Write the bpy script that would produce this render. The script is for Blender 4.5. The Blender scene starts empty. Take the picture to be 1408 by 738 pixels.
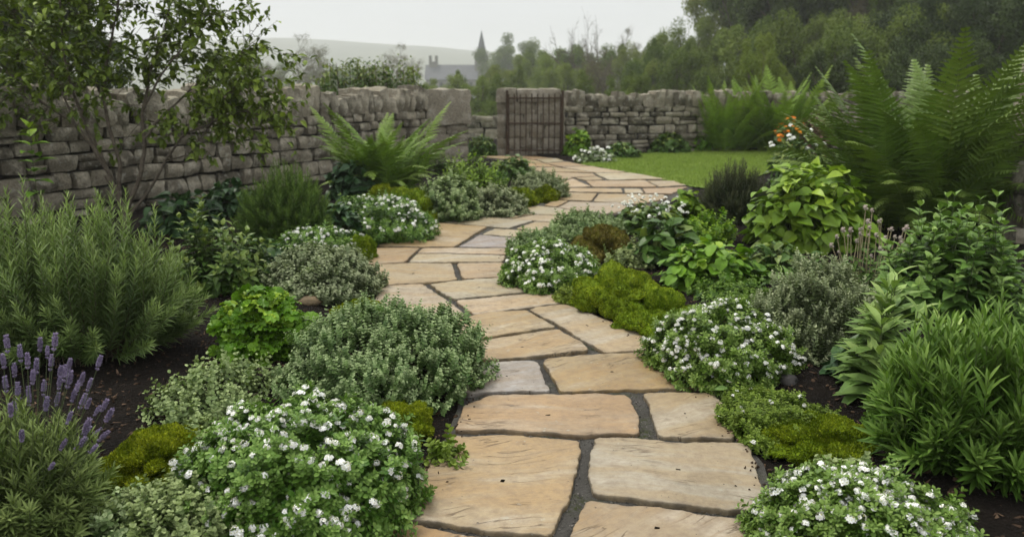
import bpy, math, random
import numpy as np
from mathutils import Matrix, Vector

# ------------------------------------------------------------------ camera, world, sun, exposure
S = bpy.context.scene
C = S.collection
F, CX, CY, CAMH = 1095.0, 704.0, 369.0, 1.3          # focal length (px of the 1408 wide photo), centre, eye height
PITCH = math.atan(251.0 / F)
cam_d = bpy.data.cameras.new('camera'); cam = bpy.data.objects.new('camera', cam_d); C.objects.link(cam)
cam.location = (0, 0, CAMH); cam.rotation_euler = (math.pi / 2 - PITCH, 0, 0)
cam_d.sensor_width = 36; cam_d.lens = 36 * F / 1408; cam_d.clip_start = 0.05; cam_d.clip_end = 6000
cam_d.dof.use_dof = True; cam_d.dof.focus_distance = 3.05; cam_d.dof.aperture_fstop = 3.2
S.camera = cam
S.render.resolution_x, S.render.resolution_y = 1024, 536
S.view_settings.view_transform = 'Standard'; S.view_settings.look = 'None'
S.view_settings.exposure = 0.44; S.view_settings.gamma = 1
SUN_EL, SUN_AZ = math.radians(66), math.radians(318)
W = bpy.data.worlds.new('World'); S.world = W; W.use_nodes = True
wt = W.node_tree; wt.nodes.clear()
sky = wt.nodes.new('ShaderNodeTexSky'); sky.sky_type = 'NISHITA'; sky.sun_disc = False
sky.sun_elevation = SUN_EL; sky.sun_rotation = SUN_AZ; sky.air_density = 1.0; sky.dust_density = 4.0; sky.ozone_density = 1.0
hs = wt.nodes.new('ShaderNodeHueSaturation'); hs.inputs['Saturation'].default_value = 0.10
bg = wt.nodes.new('ShaderNodeBackground'); bg.inputs[1].default_value = 0.10
wo = wt.nodes.new('ShaderNodeOutputWorld')
wt.links.new(sky.outputs[0], hs.inputs['Color']); 
veil = wt.nodes.new('ShaderNodeMix'); veil.data_type = 'RGBA'; veil.inputs[0].default_value = .85    # closed cloud cover, brighter overhead as overcast skies are
wtc = wt.nodes.new('ShaderNodeTexCoord'); wsx = wt.nodes.new('ShaderNodeSeparateXYZ'); wt.links.new(wtc.outputs['Generated'], wsx.inputs[0])
wmp = wt.nodes.new('ShaderNodeMapping'); wmp.inputs['Scale'].default_value = (1.5, 1.5, 7); wt.links.new(wtc.outputs['Generated'], wmp.inputs[0])
wns = wt.nodes.new('ShaderNodeTexNoise'); wns.inputs['Scale'].default_value = 1.6; wns.inputs['Detail'].default_value = 5; wt.links.new(wmp.outputs[0], wns.inputs['Vector'])
wm1 = wt.nodes.new('ShaderNodeMath'); wm1.operation = 'MULTIPLY_ADD'; wm1.inputs[1].default_value = 1.7; wm1.inputs[2].default_value = .84; wm1.use_clamp = False; wt.links.new(wsx.outputs[2], wm1.inputs[0])
wm2 = wt.nodes.new('ShaderNodeMath'); wm2.operation = 'MULTIPLY_ADD'; wm2.inputs[1].default_value = .30; wt.links.new(wns.outputs[0], wm2.inputs[0]); wt.links.new(wm1.outputs[0], wm2.inputs[2])
wvc = wt.nodes.new('ShaderNodeVectorMath'); wvc.operation = 'SCALE'; wvc.inputs[0].default_value = (5.1, 5.22, 5.34); wt.links.new(wm2.outputs[0], wvc.inputs['Scale']); wt.links.new(wvc.outputs[0], veil.inputs[7])
wt.links.new(hs.outputs[0], veil.inputs[6]); wt.links.new(veil.outputs[2], bg.inputs[0]); wt.links.new(bg.outputs[0], wo.inputs[0])
sl = bpy.data.lights.new('sun', 'SUN'); sl.energy = 1.5; sl.angle = math.radians(11); sl.color = (1, .94, .84)
sun = bpy.data.objects.new('sun', sl); C.objects.link(sun)
sd = Vector((math.sin(SUN_AZ) * math.cos(SUN_EL), math.cos(SUN_AZ) * math.cos(SUN_EL), math.sin(SUN_EL)))
sun.rotation_euler = sd.to_track_quat('Z', 'Y').to_euler()
cy = S.cycles
cy.use_denoising = True
try: cy.denoiser = 'OPENIMAGEDENOISE'
except Exception: pass
cy.max_bounces = 8; cy.diffuse_bounces = 2; cy.glossy_bounces = 2; cy.transmission_bounces = 3; cy.volume_bounces = 4; cy.transparent_max_bounces = 4
cy.use_adaptive_sampling = False

# ------------------------------------------------------------------ maths helpers
RNG = np.random.default_rng(7)
random.seed(7)
cp, sp = math.cos(PITCH), math.sin(PITCH)

def ray(px, py):
    r, u = (px - CX) / F, -(py - CY) / F
    return r, cp + u * sp, u * cp - sp
def gp(px, py, z=0.0):                       # photo pixel -> point on the plane at height z
    r, f, u = ray(px, py); t = (z - CAMH) / u
    return np.array([r * t, f * t, z])
def at(px, py, Y):                           # photo pixel -> point at distance Y
    r, f, u = ray(px, py); t = Y / f
    return np.array([r * t, Y, CAMH + u * t])
def proj(x, y, z):
    dz = z - CAMH
    f = y * cp - dz * sp; u = y * sp + dz * cp
    return CX + F * x / f, CY - F * u / f
def nrm(v): return v / np.maximum(np.linalg.norm(v, axis=-1, keepdims=True), 1e-9)
def _h(ix, iy, iz, seed):
    n = (ix * 374761393 + iy * 668265263 + iz * 2147483647 + seed * 974711) & 0x7fffffff
    n = ((n ^ (n >> 13)) * 1274126177) & 0x7fffffff
    n = n ^ (n >> 16)
    return (n & 0xffff) / 65535.0
def vnoise(P, seed=0):                       # value noise in -1..1
    P = np.asarray(P, float); i = np.floor(P).astype(np.int64); f = P - i; f = f * f * (3 - 2 * f)
    o = 0
    for a in (0, 1):
        for b in (0, 1):
            for c in (0, 1):
                w = (f[:, 0] if a else 1 - f[:, 0]) * (f[:, 1] if b else 1 - f[:, 1]) * (f[:, 2] if c else 1 - f[:, 2])
                o = o + w * _h(i[:, 0] + a, i[:, 1] + b, i[:, 2] + c, seed)
    return o * 2 - 1
def fbm(P, octs=3, seed=0):
    o, a = 0, 1.0
    for k in range(octs):
        o = o + a * vnoise(np.asarray(P) * 2 ** k, seed + k); a *= .5
    return o
def frames(d, n):
    d = nrm(d); x = nrm(np.cross(d, n)); z = np.cross(x, d)
    return np.stack([x, d, z], axis=-1)

class Geo:
    def __init__(s): s.v, s.q, s.r, s.t, s.m, s.n = [], [], [], [], [], 0
    def add(s, v, q, rnd=0.5, tip=0.0, mat=0):
        v = np.asarray(v, float).reshape(-1, 3); q = np.asarray(q, int).reshape(-1, 4); n = len(v)
        s.v.append(v); s.q.append(q + s.n)
        s.r.append(np.broadcast_to(np.asarray(rnd, float), (n,))); s.t.append(np.broadcast_to(np.asarray(tip, float), (n,)))
        s.m.append(np.full(len(q), mat)); s.n += n
    def inst(s, tpl, P, R, sc, rnd=None, tip=0.0, mat=0):
        tv, tq = tpl; n = len(P)
        if n == 0: return
        sc = np.asarray(sc, float)
        if sc.ndim == 0: sc = np.full((n, 3), sc)
        elif sc.ndim == 1 and len(sc) == n: sc = np.repeat(sc[:, None], 3, 1)
        loc = tv[None] * sc[:, None, :]
        v = np.einsum('nij,nkj->nki', R, loc) + P[:, None, :]
        q = (tq[None] + (np.arange(n) * len(tv))[:, None, None]).reshape(-1, 4)
        if rnd is None: rnd = RNG.random(n)
        k = len(tv)
        s.add(v.reshape(-1, 3), q, np.repeat(rnd, k), np.repeat(np.broadcast_to(tip, (n,)), k), mat)
    def mesh(s, name, mats, smooth=False):
        v = np.concatenate(s.v); q = np.concatenate(s.q); me = bpy.data.meshes.new(name)
        me.vertices.add(len(v)); me.vertices.foreach_set('co', v.astype(np.float32).ravel())
        me.loops.add(len(q) * 4); me.loops.foreach_set('vertex_index', q.astype(np.int32).ravel())
        me.polygons.add(len(q)); me.polygons.foreach_set('loop_start', np.arange(0, len(q) * 4, 4, dtype=np.int32))
        me.polygons.foreach_set('material_index', np.concatenate(s.m).astype(np.int32))
        for nm, arr in (('rnd', s.r), ('tip', s.t)):
            a = me.attributes.new(nm, 'FLOAT', 'POINT'); a.data.foreach_set('value', np.concatenate(arr).astype(np.float32))
        for m in (mats if isinstance(mats, (list, tuple)) else [mats]): me.materials.append(m)
        me.update(calc_edges=True)
        me.polygons.foreach_set('use_smooth', np.full(len(q), smooth))
        return me
    def obj(s, name, mats, parent=None, smooth=False):
        o = bpy.data.objects.new(name, s.mesh(name, mats, smooth)); C.objects.link(o)
        if parent is not None: o.parent = parent
        return o

def tag(o, label=None, cat=None, group=None, kind=None):
    if label: o['label'] = label
    if cat: o['category'] = cat
    if group: o['group'] = group
    if kind: o['kind'] = kind
    return o
def thing(name, label, cat, loc, group=None):
    o = bpy.data.objects.new(name, None); C.objects.link(o); o.location = loc; o.empty_display_size = .1
    return tag(o, label, cat, group)
def child(name, me, parent, loc=(0, 0, 0), M=None, sc=1.0):
    o = bpy.data.objects.new(name, me); C.objects.link(o); o.parent = parent
    if M is not None:
        o.matrix_local = Matrix.Translation(Vector(loc)) @ Matrix([list(r) for r in M]).to_4x4() @ Matrix.Scale(sc, 4)
    else:
        o.location = loc; o.scale = (sc, sc, sc)
    return o

# ------------------------------------------------------------------ templates
def leaf_tpl(prof, fold=.18, droop=.25, wid=.5, cup=0.0):   # prof: half widths from base to tip; unit length along +Y
    k = len(prof) - 1; v, q = [], []
    for i, w in enumerate(prof):
        t = i / k; z = -droop * t * t; a = w * wid
        v += [(-a, t, z + fold * w * wid * 2 + cup * w), (0, t, z), (a, t, z + fold * w * wid * 2 + cup * w)]
    for i in range(k):
        b = i * 3
        q += [(b, b + 1, b + 4, b + 3), (b + 1, b + 2, b + 5, b + 4)]
    return np.array(v, float), np.array(q)
OVATE = leaf_tpl([.08, .8, .95, .6, .03], wid=.30, droop=.3)
LANCE = leaf_tpl([.15, .8, .8, .03], wid=.16, droop=.25)
LINEAR = leaf_tpl([.3, .9, .8, .05], wid=.085, droop=.2)
SPOON = leaf_tpl([.08, .3, .85, .95, .3], wid=.26, droop=.2, fold=.12)
ROUND = leaf_tpl([.25, .95, 1.0, .35], wid=.42, droop=.2, fold=.15)
HEART = leaf_tpl([.3, .85, 1.0, .92, .7, .38, .03], wid=.42, droop=.35, fold=.2)
SMALL = leaf_tpl([.15, .95, .15], wid=.32, droop=.15)
def needle_tpl(w=.07):
    return np.array([(-w, 0, .03), (0, 0, 0), (w, 0, .03), (-w * .9, .6, .02), (0, .6, -.01), (w * .9, .6, .02), (-w * .2, 1, -.05), (0, 1, -.06), (w * .2, 1, -.05)]), \
           np.array([(0, 1, 4, 3), (1, 2, 5, 4), (3, 4, 7, 6), (4, 5, 8, 7)])
NEEDLE = needle_tpl(.062)
BLADE = (np.array([(-.5, 0, 0), (.5, 0, 0), (.3, .6, 0), (-.3, .6, 0), (.04, 1, 0), (-.04, 1, 0)]), np.array([(0, 1, 2, 3), (3, 2, 4, 5)]))
QUAD = (np.array([(-.5, 0, 0), (.5, 0, 0), (.5, 1, 0), (-.5, 1, 0)], float), np.array([(0, 1, 2, 3)]))
DIAM = (np.array([(0, 0, 0), (.34, .45, .03), (0, 1, -.04), (-.34, .45, .03)], float), np.array([(0, 1, 2, 3)]))
def pinna_tpl(seg=9):
    v, q = [], []
    for i in range(seg + 1):
        t = i / seg; w = (1 - t) ** .75 * (1.0 if i % 2 == 0 else .55) * (.7 if i == 0 else 1); z = -.25 * t * t
        v += [(-w * .5, t + .03 * (i % 2 == 0), z - .03 * w), (0, t, z), (w * .5, t + .03 * (i % 2 == 0), z - .03 * w)]
    for i in range(seg):
        b = i * 3; q += [(b, b + 1, b + 4, b + 3), (b + 1, b + 2, b + 5, b + 4)]
    return np.array(v), np.array(q)
PINNA = pinna_tpl()
ROUNDQ = (DIAM[0] * [1.35, 1, 1], DIAM[1])
def lobed_tpl(lobes=5, inner=.62):
    v = [(0, 0, 0), (0, .45, -.02)]; n = lobes * 2 + 1; ring = []
    for i in range(n):
        a = math.radians(-150 + 300 * i / (n - 1)); r = .55 if i % 2 == 0 else .55 * inner + .08
        if i % 2: r = .56
        else: r = .49 if 0 < i < n - 1 else .46
        ring.append((math.sin(a) * r, .45 + math.cos(a) * r, .06 * (1 if i % 2 == 0 else -1) - .12 * (r ** 2)))
    v += ring; q = []
    for i in range(0, n - 2, 2): q.append((1, 2 + i + 2, 2 + i + 1, 2 + i))
    q.append((0, 1, 2, 2)); q[-1] = (0, 2 + n - 1, 1, 2)
    return np.array(v, float), np.array(q)
LOBED = lobed_tpl(7)
def sphere_tpl(nu=8, nv=5):
    v, q = [], []
    for j in range(nv + 1):
        ph = math.pi * j / nv
        for i in range(nu):
            a = 2 * math.pi * i / nu; v.append((math.sin(ph) * math.cos(a), math.sin(ph) * math.sin(a), math.cos(ph)))
    for j in range(nv):
        for i in range(nu):
            q.append((j * nu + i, (j + 1) * nu + i, (j + 1) * nu + (i + 1) % nu, j * nu + (i + 1) % nu))
    return np.array(v), np.array(q)
BLOB = sphere_tpl(6, 4)
def cube_tpl(n=4):
    v, q = [], []
    g = np.linspace(-1, 1, n + 1)
    for ax in range(3):
        for sg in (-1, 1):
            b = len(v)
            for i in range(n + 1):
                for j in range(n + 1):
                    p = [0, 0, 0]; p[ax] = sg; p[(ax + 1) % 3] = g[i]; p[(ax + 2) % 3] = g[j]; v.append(p)
            for i in range(n):
                for j in range(n):
                    a = b + i * (n + 1) + j; f = (a, a + n + 1, a + n + 2, a + 1)
                    q.append(f if sg > 0 else f[::-1])
    return np.array(v, float), np.array(q)
def tube(g, pts, rad, sides=6, rnd=.5, tip=0, mat=0):
    pts = np.asarray(pts, float); n = len(pts); rad = np.broadcast_to(rad, (n,))
    T = nrm(np.gradient(pts, axis=0)); ref = np.array([0.31, .87, .38])
    X = nrm(np.cross(T, np.where(np.abs(T @ ref)[:, None] > .95, [[1, 0, 0]], [ref]))); Y = np.cross(T, X)
    a = np.linspace(0, 2 * math.pi, sides, endpoint=False)
    v = pts[:, None] + rad[:, None, None] * (np.cos(a)[None, :, None] * X[:, None] + np.sin(a)[None, :, None] * Y[:, None])
    i, j = np.meshgrid(np.arange(n - 1), np.arange(sides), indexing='ij'); j2 = (j + 1) % sides
    q = np.stack([i * sides + j, i * sides + j2, (i + 1) * sides + j2, (i + 1) * sides + j], -1).reshape(-1, 4)
    g.add(v.reshape(-1, 3), q, rnd, tip, mat)
def strands(g, P0, P1, w, rnd=None, mat=0, bow=None):         # many thin stems as 3-sided prisms (P0->P1)
    n = len(P0); d = P1 - P0; L = np.linalg.norm(d, axis=1)
    R = frames(d, RNG.normal(size=(n, 3)))
    a = [0, 2.1, 4.2]
    tv = np.array([(math.cos(t), y, math.sin(t)) for y in (0, 1) for t in a]); tq = np.array([(0, 1, 4, 3), (1, 2, 5, 4), (2, 0, 3, 5)])
    g.inst((tv, tq), P0, R, np.stack([np.broadcast_to(w, (n,)), L, np.broadcast_to(w, (n,))], 1), rnd, 0, mat)

# ------------------------------------------------------------------ materials
def new_mat(name):
    m = bpy.data.materials.new(name); m.use_nodes = True; t = m.node_tree; t.nodes.clear()
    out = t.nodes.new('ShaderNodeOutputMaterial'); return m, t, out
def nd(t, kind, **kw):
    n = t.nodes.new('ShaderNode' + kind)
    for k, v in kw.items():
        if k.startswith('i_'): n.inputs[int(k[2:]) if k[2:].isdigit() else k[2:].replace('_', ' ')].default_value = v
        else: setattr(n, k, v)
    return n
def mixc(t, fac, a, b, mode='MIX'):
    n = t.nodes.new('ShaderNodeMix'); n.data_type = 'RGBA'; n.blend_type = mode
    for s, v in ((0, fac), (6, a), (7, b)):
        if hasattr(v, 'links'): t.links.new(v, n.inputs[s])
        else: n.inputs[s].default_value = v if s == 0 else (*v[:3], 1)
    return n.outputs[2]
def mth(t, op, a, b=None, c=None):
    n = t.nodes.new('ShaderNodeMath'); n.operation = op
    for i, v in enumerate((a, b, c)):
        if v is None: continue
        if hasattr(v, 'links'): t.links.new(v, n.inputs[i])
        else: n.inputs[i].default_value = v
    return n.outputs[0]
def rng(t, v, a, b, c=0., d=1.):
    n = t.nodes.new('ShaderNodeMapRange'); t.links.new(v, n.inputs[0])
    for i, x in enumerate((a, b, c, d)): n.inputs[i + 1].default_value = x
    return n.outputs[0]
def noise(t, vec, scale, detail=4., rough=.55):
    n = nd(t, 'TexNoise'); n.inputs['Scale'].default_value = scale; n.inputs['Detail'].default_value = detail; n.inputs['Roughness'].default_value = rough
    if vec is not None: t.links.new(vec, n.inputs['Vector'])
    return n.outputs[0]
def bump(t, h, strength=.4, dist=.01, nrm_in=None):
    n = nd(t, 'Bump'); n.inputs['Strength'].default_value = strength; n.inputs['Distance'].default_value = dist
    t.links.new(h, n.inputs['Height'])
    if nrm_in is not None: t.links.new(nrm_in, n.inputs['Normal'])
    return n.outputs[0]
def attr(t, nm): return nd(t, 'Attribute', attribute_name=nm).outputs['Fac']

def leaf_mat(name, a, b, tipc=None, rough=.5, trans=.3, spec=.18, back=1.15):
    m, t, out = new_mat(name)
    col = mixc(t, attr(t, 'rnd'), a, b)
    if tipc: col = mixc(t, attr(t, 'tip'), col, tipc)
    geo = nd(t, 'NewGeometry')
    oi = nd(t, 'ObjectInfo')
    ns = noise(t, geo.outputs['Position'], 9.0, 2.0)
    br = mth(t, 'MULTIPLY', rng(t, ns, .3, .7, .86, 1.3), rng(t, geo.outputs['Backfacing'], 0, 1, 1, back))
    hsv = nd(t, 'HueSaturation'); t.links.new(col, hsv.inputs['Color']); t.links.new(br, hsv.inputs['Value'])
    t.links.new(rng(t, oi.outputs['Random'], 0, 1, .478, .494), hsv.inputs['Hue']); hsv.inputs['Saturation'].default_value = 1.08
    p = nd(t, 'BsdfPrincipled'); p.inputs['Roughness'].default_value = rough; p.inputs['Specular IOR Level'].default_value = spec
    t.links.new(hsv.outputs[0], p.inputs['Base Color'])
    if trans > 0:
        tr = nd(t, 'BsdfTranslucent'); c2 = mixc(t, 1.0, hsv.outputs[0], (1.3, 1.45, .6), 'MULTIPLY'); t.links.new(c2, tr.inputs[0])
        mx = nd(t, 'MixShader'); mx.inputs[0].default_value = trans * .32
        t.links.new(p.outputs[0], mx.inputs[1]); t.links.new(tr.outputs[0], mx.inputs[2]); t.links.new(mx.outputs[0], out.inputs[0])
    else: t.links.new(p.outputs[0], out.inputs[0])
    return m
def plain(name, a, b=None, rough=.7, scale=20., bmp=.3, bd=.005, spec=.3):
    m, t, out = new_mat(name); tc = nd(t, 'TexCoord')
    n = noise(t, tc.outputs['Object'], scale, 5.0, .6); col = mixc(t, rng(t, n, .3, .7), a, b or a)
    p = nd(t, 'BsdfPrincipled'); p.inputs['Roughness'].default_value = rough; p.inputs['Specular IOR Level'].default_value = spec
    t.links.new(col, p.inputs['Base Color']); t.links.new(bump(t, n, bmp, bd), p.inputs['Normal']); t.links.new(p.outputs[0], out.inputs[0])
    return m

def flagstone_mat():
    m, t, out = new_mat('sandstone'); tc = nd(t, 'TexCoord'); oi = nd(t, 'ObjectInfo')
    rnd = oi.outputs['Random']
    off = nd(t, 'CombineXYZ'); t.links.new(mth(t, 'MULTIPLY', rnd, 37.), off.inputs[0]); t.links.new(mth(t, 'MULTIPLY', rnd, 91.), off.inputs[1])
    ad = nd(t, 'VectorMath', operation='ADD'); t.links.new(tc.outputs['Object'], ad.inputs[0]); t.links.new(off.outputs[0], ad.inputs[1])
    P = ad.outputs[0]
    # bedding bands, stretched and warped, at a different heading in every slab
    vr = nd(t, 'VectorRotate', rotation_type='Z_AXIS'); t.links.new(P, vr.inputs['Vector'])
    t.links.new(attr(t, 'heading'), vr.inputs['Angle']) if False else t.links.new(rng(t, mth(t, 'FRACT', mth(t, 'MULTIPLY', rnd, 7.13)), 0, 1, -.75, .35), vr.inputs['Angle'])
    wn = nd(t, 'TexNoise'); wn.inputs['Scale'].default_value = 2.2; t.links.new(P, wn.inputs['Vector'])
    wv = nd(t, 'VectorMath', operation='SCALE'); wv.inputs['Scale'].default_value = .16; t.links.new(wn.outputs[1], wv.inputs[0])
    wa = nd(t, 'VectorMath', operation='ADD'); t.links.new(vr.outputs[0], wa.inputs[0]); t.links.new(wv.outputs[0], wa.inputs[1])
    mp = nd(t, 'Mapping'); mp.inputs['Scale'].default_value = (.8, 5.0, 3.0); t.links.new(wa.outputs[0], mp.inputs[0])
    band = noise(t, mp.outputs[0], 1.5, 5.0, .6)
    mp2 = nd(t, 'Mapping'); mp2.inputs['Scale'].default_value = (2.5, 22.0, 3.0); t.links.new(wa.outputs[0], mp2.inputs[0])
    fineb = noise(t, mp2.outputs[0], 3.0, 6.0, .65)
    blot = noise(t, P, 5.0, 4.0, .6); grain = noise(t, P, 160.0, 3.0, .7); mid = noise(t, P, 34.0, 5.0, .65)
    base = oi.outputs['Color']
    warm = mixc(t, 1.0, base, (.98, .875, .72), 'MULTIPLY'); pale = mixc(t, .6, base, (.45, .39, .30))
    col = mixc(t, rng(t, band, .43, .57), warm, base)
    col = mixc(t, mth(t, 'MULTIPLY', rng(t, band, .52, .66), rng(t, blot, .42, .6)), col, pale)
    col = mixc(t, rng(t, fineb, .50, .68, 0, .38), col, mixc(t, 1.0, base, (.74, .60, .46), 'MULTIPLY'))
    col = mixc(t, rng(t, mid, .32, .6, .45, 0), col, (.16, .11, .07))
    col = mixc(t, rng(t, grain, .3, .7, .12, 0), col, (.1, .08, .05))
    vo = nd(t, 'TexVoronoi'); vo.inputs['Scale'].default_value = 36.0; t.links.new(P, vo.inputs['Vector'])
    vth = rng(t, noise(t, P, 7.0, 2.0), .45, .75, .02, .16)
    pit = mth(t, 'LESS_THAN', vo.outputs['Distance'], vth)
    pit = mth(t, 'MULTIPLY', pit, mth(t, 'GREATER_THAN', nd_sep(t, vo.outputs['Color']), .42))
    col = mixc(t, mth(t, 'MULTIPLY', pit, .8), col, (.045, .032, .022))
    # cracks along the bedding
    crk = mth(t, 'ABSOLUTE', mth(t, 'SUBTRACT', noise(t, mp2.outputs[0], .9, 3.0, .5), .5))
    crm = mth(t, 'MULTIPLY', rng(t, crk, .0, .012, 1, 0), rng(t, noise(t, P, 4.0, 2.0), .50, .58))
    col = mixc(t, mth(t, 'MULTIPLY', crm, .75), col, (.09, .055, .03))
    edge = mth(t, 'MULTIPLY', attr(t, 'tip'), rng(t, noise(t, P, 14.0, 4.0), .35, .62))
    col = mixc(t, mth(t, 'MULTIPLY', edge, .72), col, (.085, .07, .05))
    stn = noise(t, P, 2.6, 3.0, .55); col = mixc(t, rng(t, stn, .50, .62, 0, .42), col, mixc(t, 1.0, col, (.66, .64, .60), 'MULTIPLY'))
    lich = mth(t, 'MULTIPLY', mth(t, 'GREATER_THAN', noise(t, P, 21.0, 5.0, .6), .66), rng(t, noise(t, P, 3.1, 2.0), .48, .58)); col = mixc(t, mth(t, 'MULTIPLY', lich, .4), col, (.40, .40, .33))
    p = nd(t, 'BsdfPrincipled'); t.links.new(col, p.inputs['Base Color']); p.inputs['Specular IOR Level'].default_value = .4
    t.links.new(rng(t, blot, .3, .7, .42, .64), p.inputs['Roughness'])
    h = mth(t, 'ADD', mth(t, 'MULTIPLY', fineb, .4), mth(t, 'ADD', mth(t, 'MULTIPLY', mid, .55), mth(t, 'MULTIPLY', grain, .16)))
    h = mth(t, 'SUBTRACT', h, mth(t, 'ADD', mth(t, 'MULTIPLY', pit, .35), mth(t, 'MULTIPLY', crm, .5)))
    t.links.new(bump(t, h, .75, .010), p.inputs['Normal']); t.links.new(p.outputs[0], out.inputs[0])
    return m
def nd_sep(t, c):
    n = nd(t, 'SeparateColor'); t.links.new(c, n.inputs[0]); return n.outputs[0]

def rubble_mat(name, dark, mid, light, moss=.25):
    m, t, out = new_mat(name); tc = nd(t, 'TexCoord'); P = tc.outputs['Object']; r = attr(t, 'rnd')
    n1 = noise(t, P, 6.0, 6.0, .62); n2 = noise(t, P, 45.0, 5.0, .65); n3 = noise(t, P, 2.3, 3.0)
    col = mixc(t, r, dark, mid); col = mixc(t, rng(t, n1, .48, .68), col, light)
    col = mixc(t, rng(t, n2, .3, .55, .55, 0), col, (.03, .028, .022))
    li = mth(t, 'GREATER_THAN', noise(t, P, 16.0, 3.0, .5), .63); col = mixc(t, mth(t, 'MULTIPLY', li, .35), col, (.42, .42, .36))
    geo = nd(t, 'NewGeometry'); sx = nd(t, 'SeparateXYZ'); t.links.new(geo.outputs['Normal'], sx.inputs[0])
    mo = mth(t, 'MULTIPLY', rng(t, sx.outputs[2], .25, .8), rng(t, n3, .42, .62, 0, moss)); col = mixc(t, mo, col, (.065, .075, .022))
    p = nd(t, 'BsdfPrincipled'); p.inputs['Roughness'].default_value = .88; p.inputs['Specular IOR Level'].default_value = .2
    t.links.new(col, p.inputs['Base Color']); h = mth(t, 'ADD', n1, mth(t, 'MULTIPLY', n2, .45))
    t.links.new(bump(t, h, .9, .03), p.inputs['Normal']); t.links.new(p.outputs[0], out.inputs[0])
    return m
def soil_mat():
    m, t, out = new_mat('soil'); tc = nd(t, 'TexCoord'); P = tc.outputs['Object']
    n1 = noise(t, P, 8.0, 5.0); n2 = noise(t, P, 90.0, 5.0, .7); vo = nd(t, 'TexVoronoi'); vo.inputs['Scale'].default_value = 70.; t.links.new(P, vo.inputs['Vector'])
    col = mixc(t, rng(t, n1, .3, .7), (.007, .0055, .004), (.016, .012, .009)); col = mixc(t, rng(t, n2, .52, .75, 0, .4), col, (.055, .042, .031))
    p = nd(t, 'BsdfPrincipled'); p.inputs['Roughness'].default_value = .95; p.inputs['Specular IOR Level'].default_value = .1; t.links.new(col, p.inputs['Base Color'])
    t.links.new(bump(t, mth(t, 'ADD', n2, vo.outputs['Distance']), 1.0, .02), p.inputs['Normal']); t.links.new(p.outputs[0], out.inputs[0])
    return m
def mortar_mat():
    m, t, out = new_mat('mortar'); tc = nd(t, 'TexCoord'); P = tc.outputs['Object']
    n1 = noise(t, P, 10.0, 4.0); n2 = noise(t, P, 220.0, 4.0, .7); n3 = noise(t, P, 60.0, 4.0, .6)
    col = mixc(t, rng(t, n1, .3, .7), (.085, .08, .07), (.15, .142, .125)); col = mixc(t, rng(t, n2, .3, .6, .65, 0), col, (.03, .027, .024)); col = mixc(t, rng(t, n3, .6, .75, 0, .5), col, (.03, .028, .022))
    n4 = noise(t, P, 5.0, 4.0); col = mixc(t, mth(t, 'MULTIPLY', rng(t, n4, .54, .64), rng(t, n3, .4, .6)), col, (.05, .06, .018))
    p = nd(t, 'BsdfPrincipled'); p.inputs['Roughness'].default_value = .95; p.inputs['Specular IOR Level'].default_value = .15; t.links.new(col, p.inputs['Base Color'])
    t.links.new(bump(t, mth(t, 'ADD', n2, n3), 1.0, .014), p.inputs['Normal']); t.links.new(p.outputs[0], out.inputs[0])
    return m
def field_mat(name, a, b, sc):
    m, t, out = new_mat(name); tc = nd(t, 'TexCoord'); n = noise(t, tc.outputs['Object'], sc, 4.0)
    p = nd(t, 'BsdfPrincipled'); p.inputs['Roughness'].default_value = .95; p.inputs['Specular IOR Level'].default_value = .1
    t.links.new(mixc(t, rng(t, n, .35, .65), a, b), p.inputs['Base Color']); t.links.new(p.outputs[0], out.inputs[0]); return m

M = {}
M['sand'] = flagstone_mat(); M['soil'] = soil_mat(); M['mortar'] = mortar_mat()
M['rubble'] = rubble_mat('rubble_stone', (.092, .080, .058), (.285, .25, .185), (.43, .39, .305))
M['granite'] = rubble_mat('granite', (.19, .165, .12), (.29, .255, .195), (.38, .345, .28), .35)
M['core'] = plain('wall_core', (.02, .018, .014), (.035, .03, .024), .95)
M['bark'] = plain('bark', (.06, .046, .033), (.15, .125, .092), .9, 30., .8, .01)
M['twig'] = plain('twig', (.06, .045, .03), (.11, .085, .055), .85)
M['stem'] = plain('green_stem', (.06, .085, .03), (.10, .12, .05), .6)
M['rust'] = plain('rusty_iron', (.030, .020, .013), (.065, .040, .024), .85, 25.)
M['slate'] = plain('slate', (.07, .072, .08), (.11, .112, .12), .7, 2.)
M['church'] = plain('church_stone', (.14, .13, .12), (.20, .19, .17), .9, 1.)
M['glass'] = plain('dark_glass', (.02, .022, .025), (.03, .03, .035), .25, 1.)
M['pebble'] = plain('pebble', (.30, .26, .20), (.45, .40, .33), .8, 14.)
M['rock'] = plain('brown_rock', (.10, .075, .045), (.22, .16, .09), .9, 12., .7, .01)
M['darkrock'] = plain('dark_rock', (.045, .042, .04), (.10, .09, .085), .9, 12., .7, .01)
M['petal'] = leaf_mat('white_petal', (.80, .80, .76), (.86, .86, .84), None, .6, .25, .2, 1.0)
M['eye'] = plain('flower_eye', (.45, .42, .10), (.55, .5, .15))
M['lav'] = leaf_mat('lavender_floret', (.125, .095, .165), (.235, .19, .275), None, .7, .15, .2, 1.)
M['orange'] = leaf_mat('orange_petal', (.55, .18, .04), (.65, .38, .06), None, .6, .25)
M['pink'] = leaf_mat('pink_petal', (.5, .08, .14), (.6, .2, .25), None, .6, .2)
M['seed'] = leaf_mat('seed_head', (.28, .24, .20), (.45, .40, .34), None, .8, .2)
M['straw'] = plain('straw', (.30, .25, .14), (.42, .36, .22), .8)
L = leaf_mat
M['rosemary'] = L('rosemary_leaf', (0.040, 0.080, 0.021), (0.120, 0.186, 0.060), (0.264, 0.360, 0.132), .45, .25, .35, 1.4)
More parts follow.
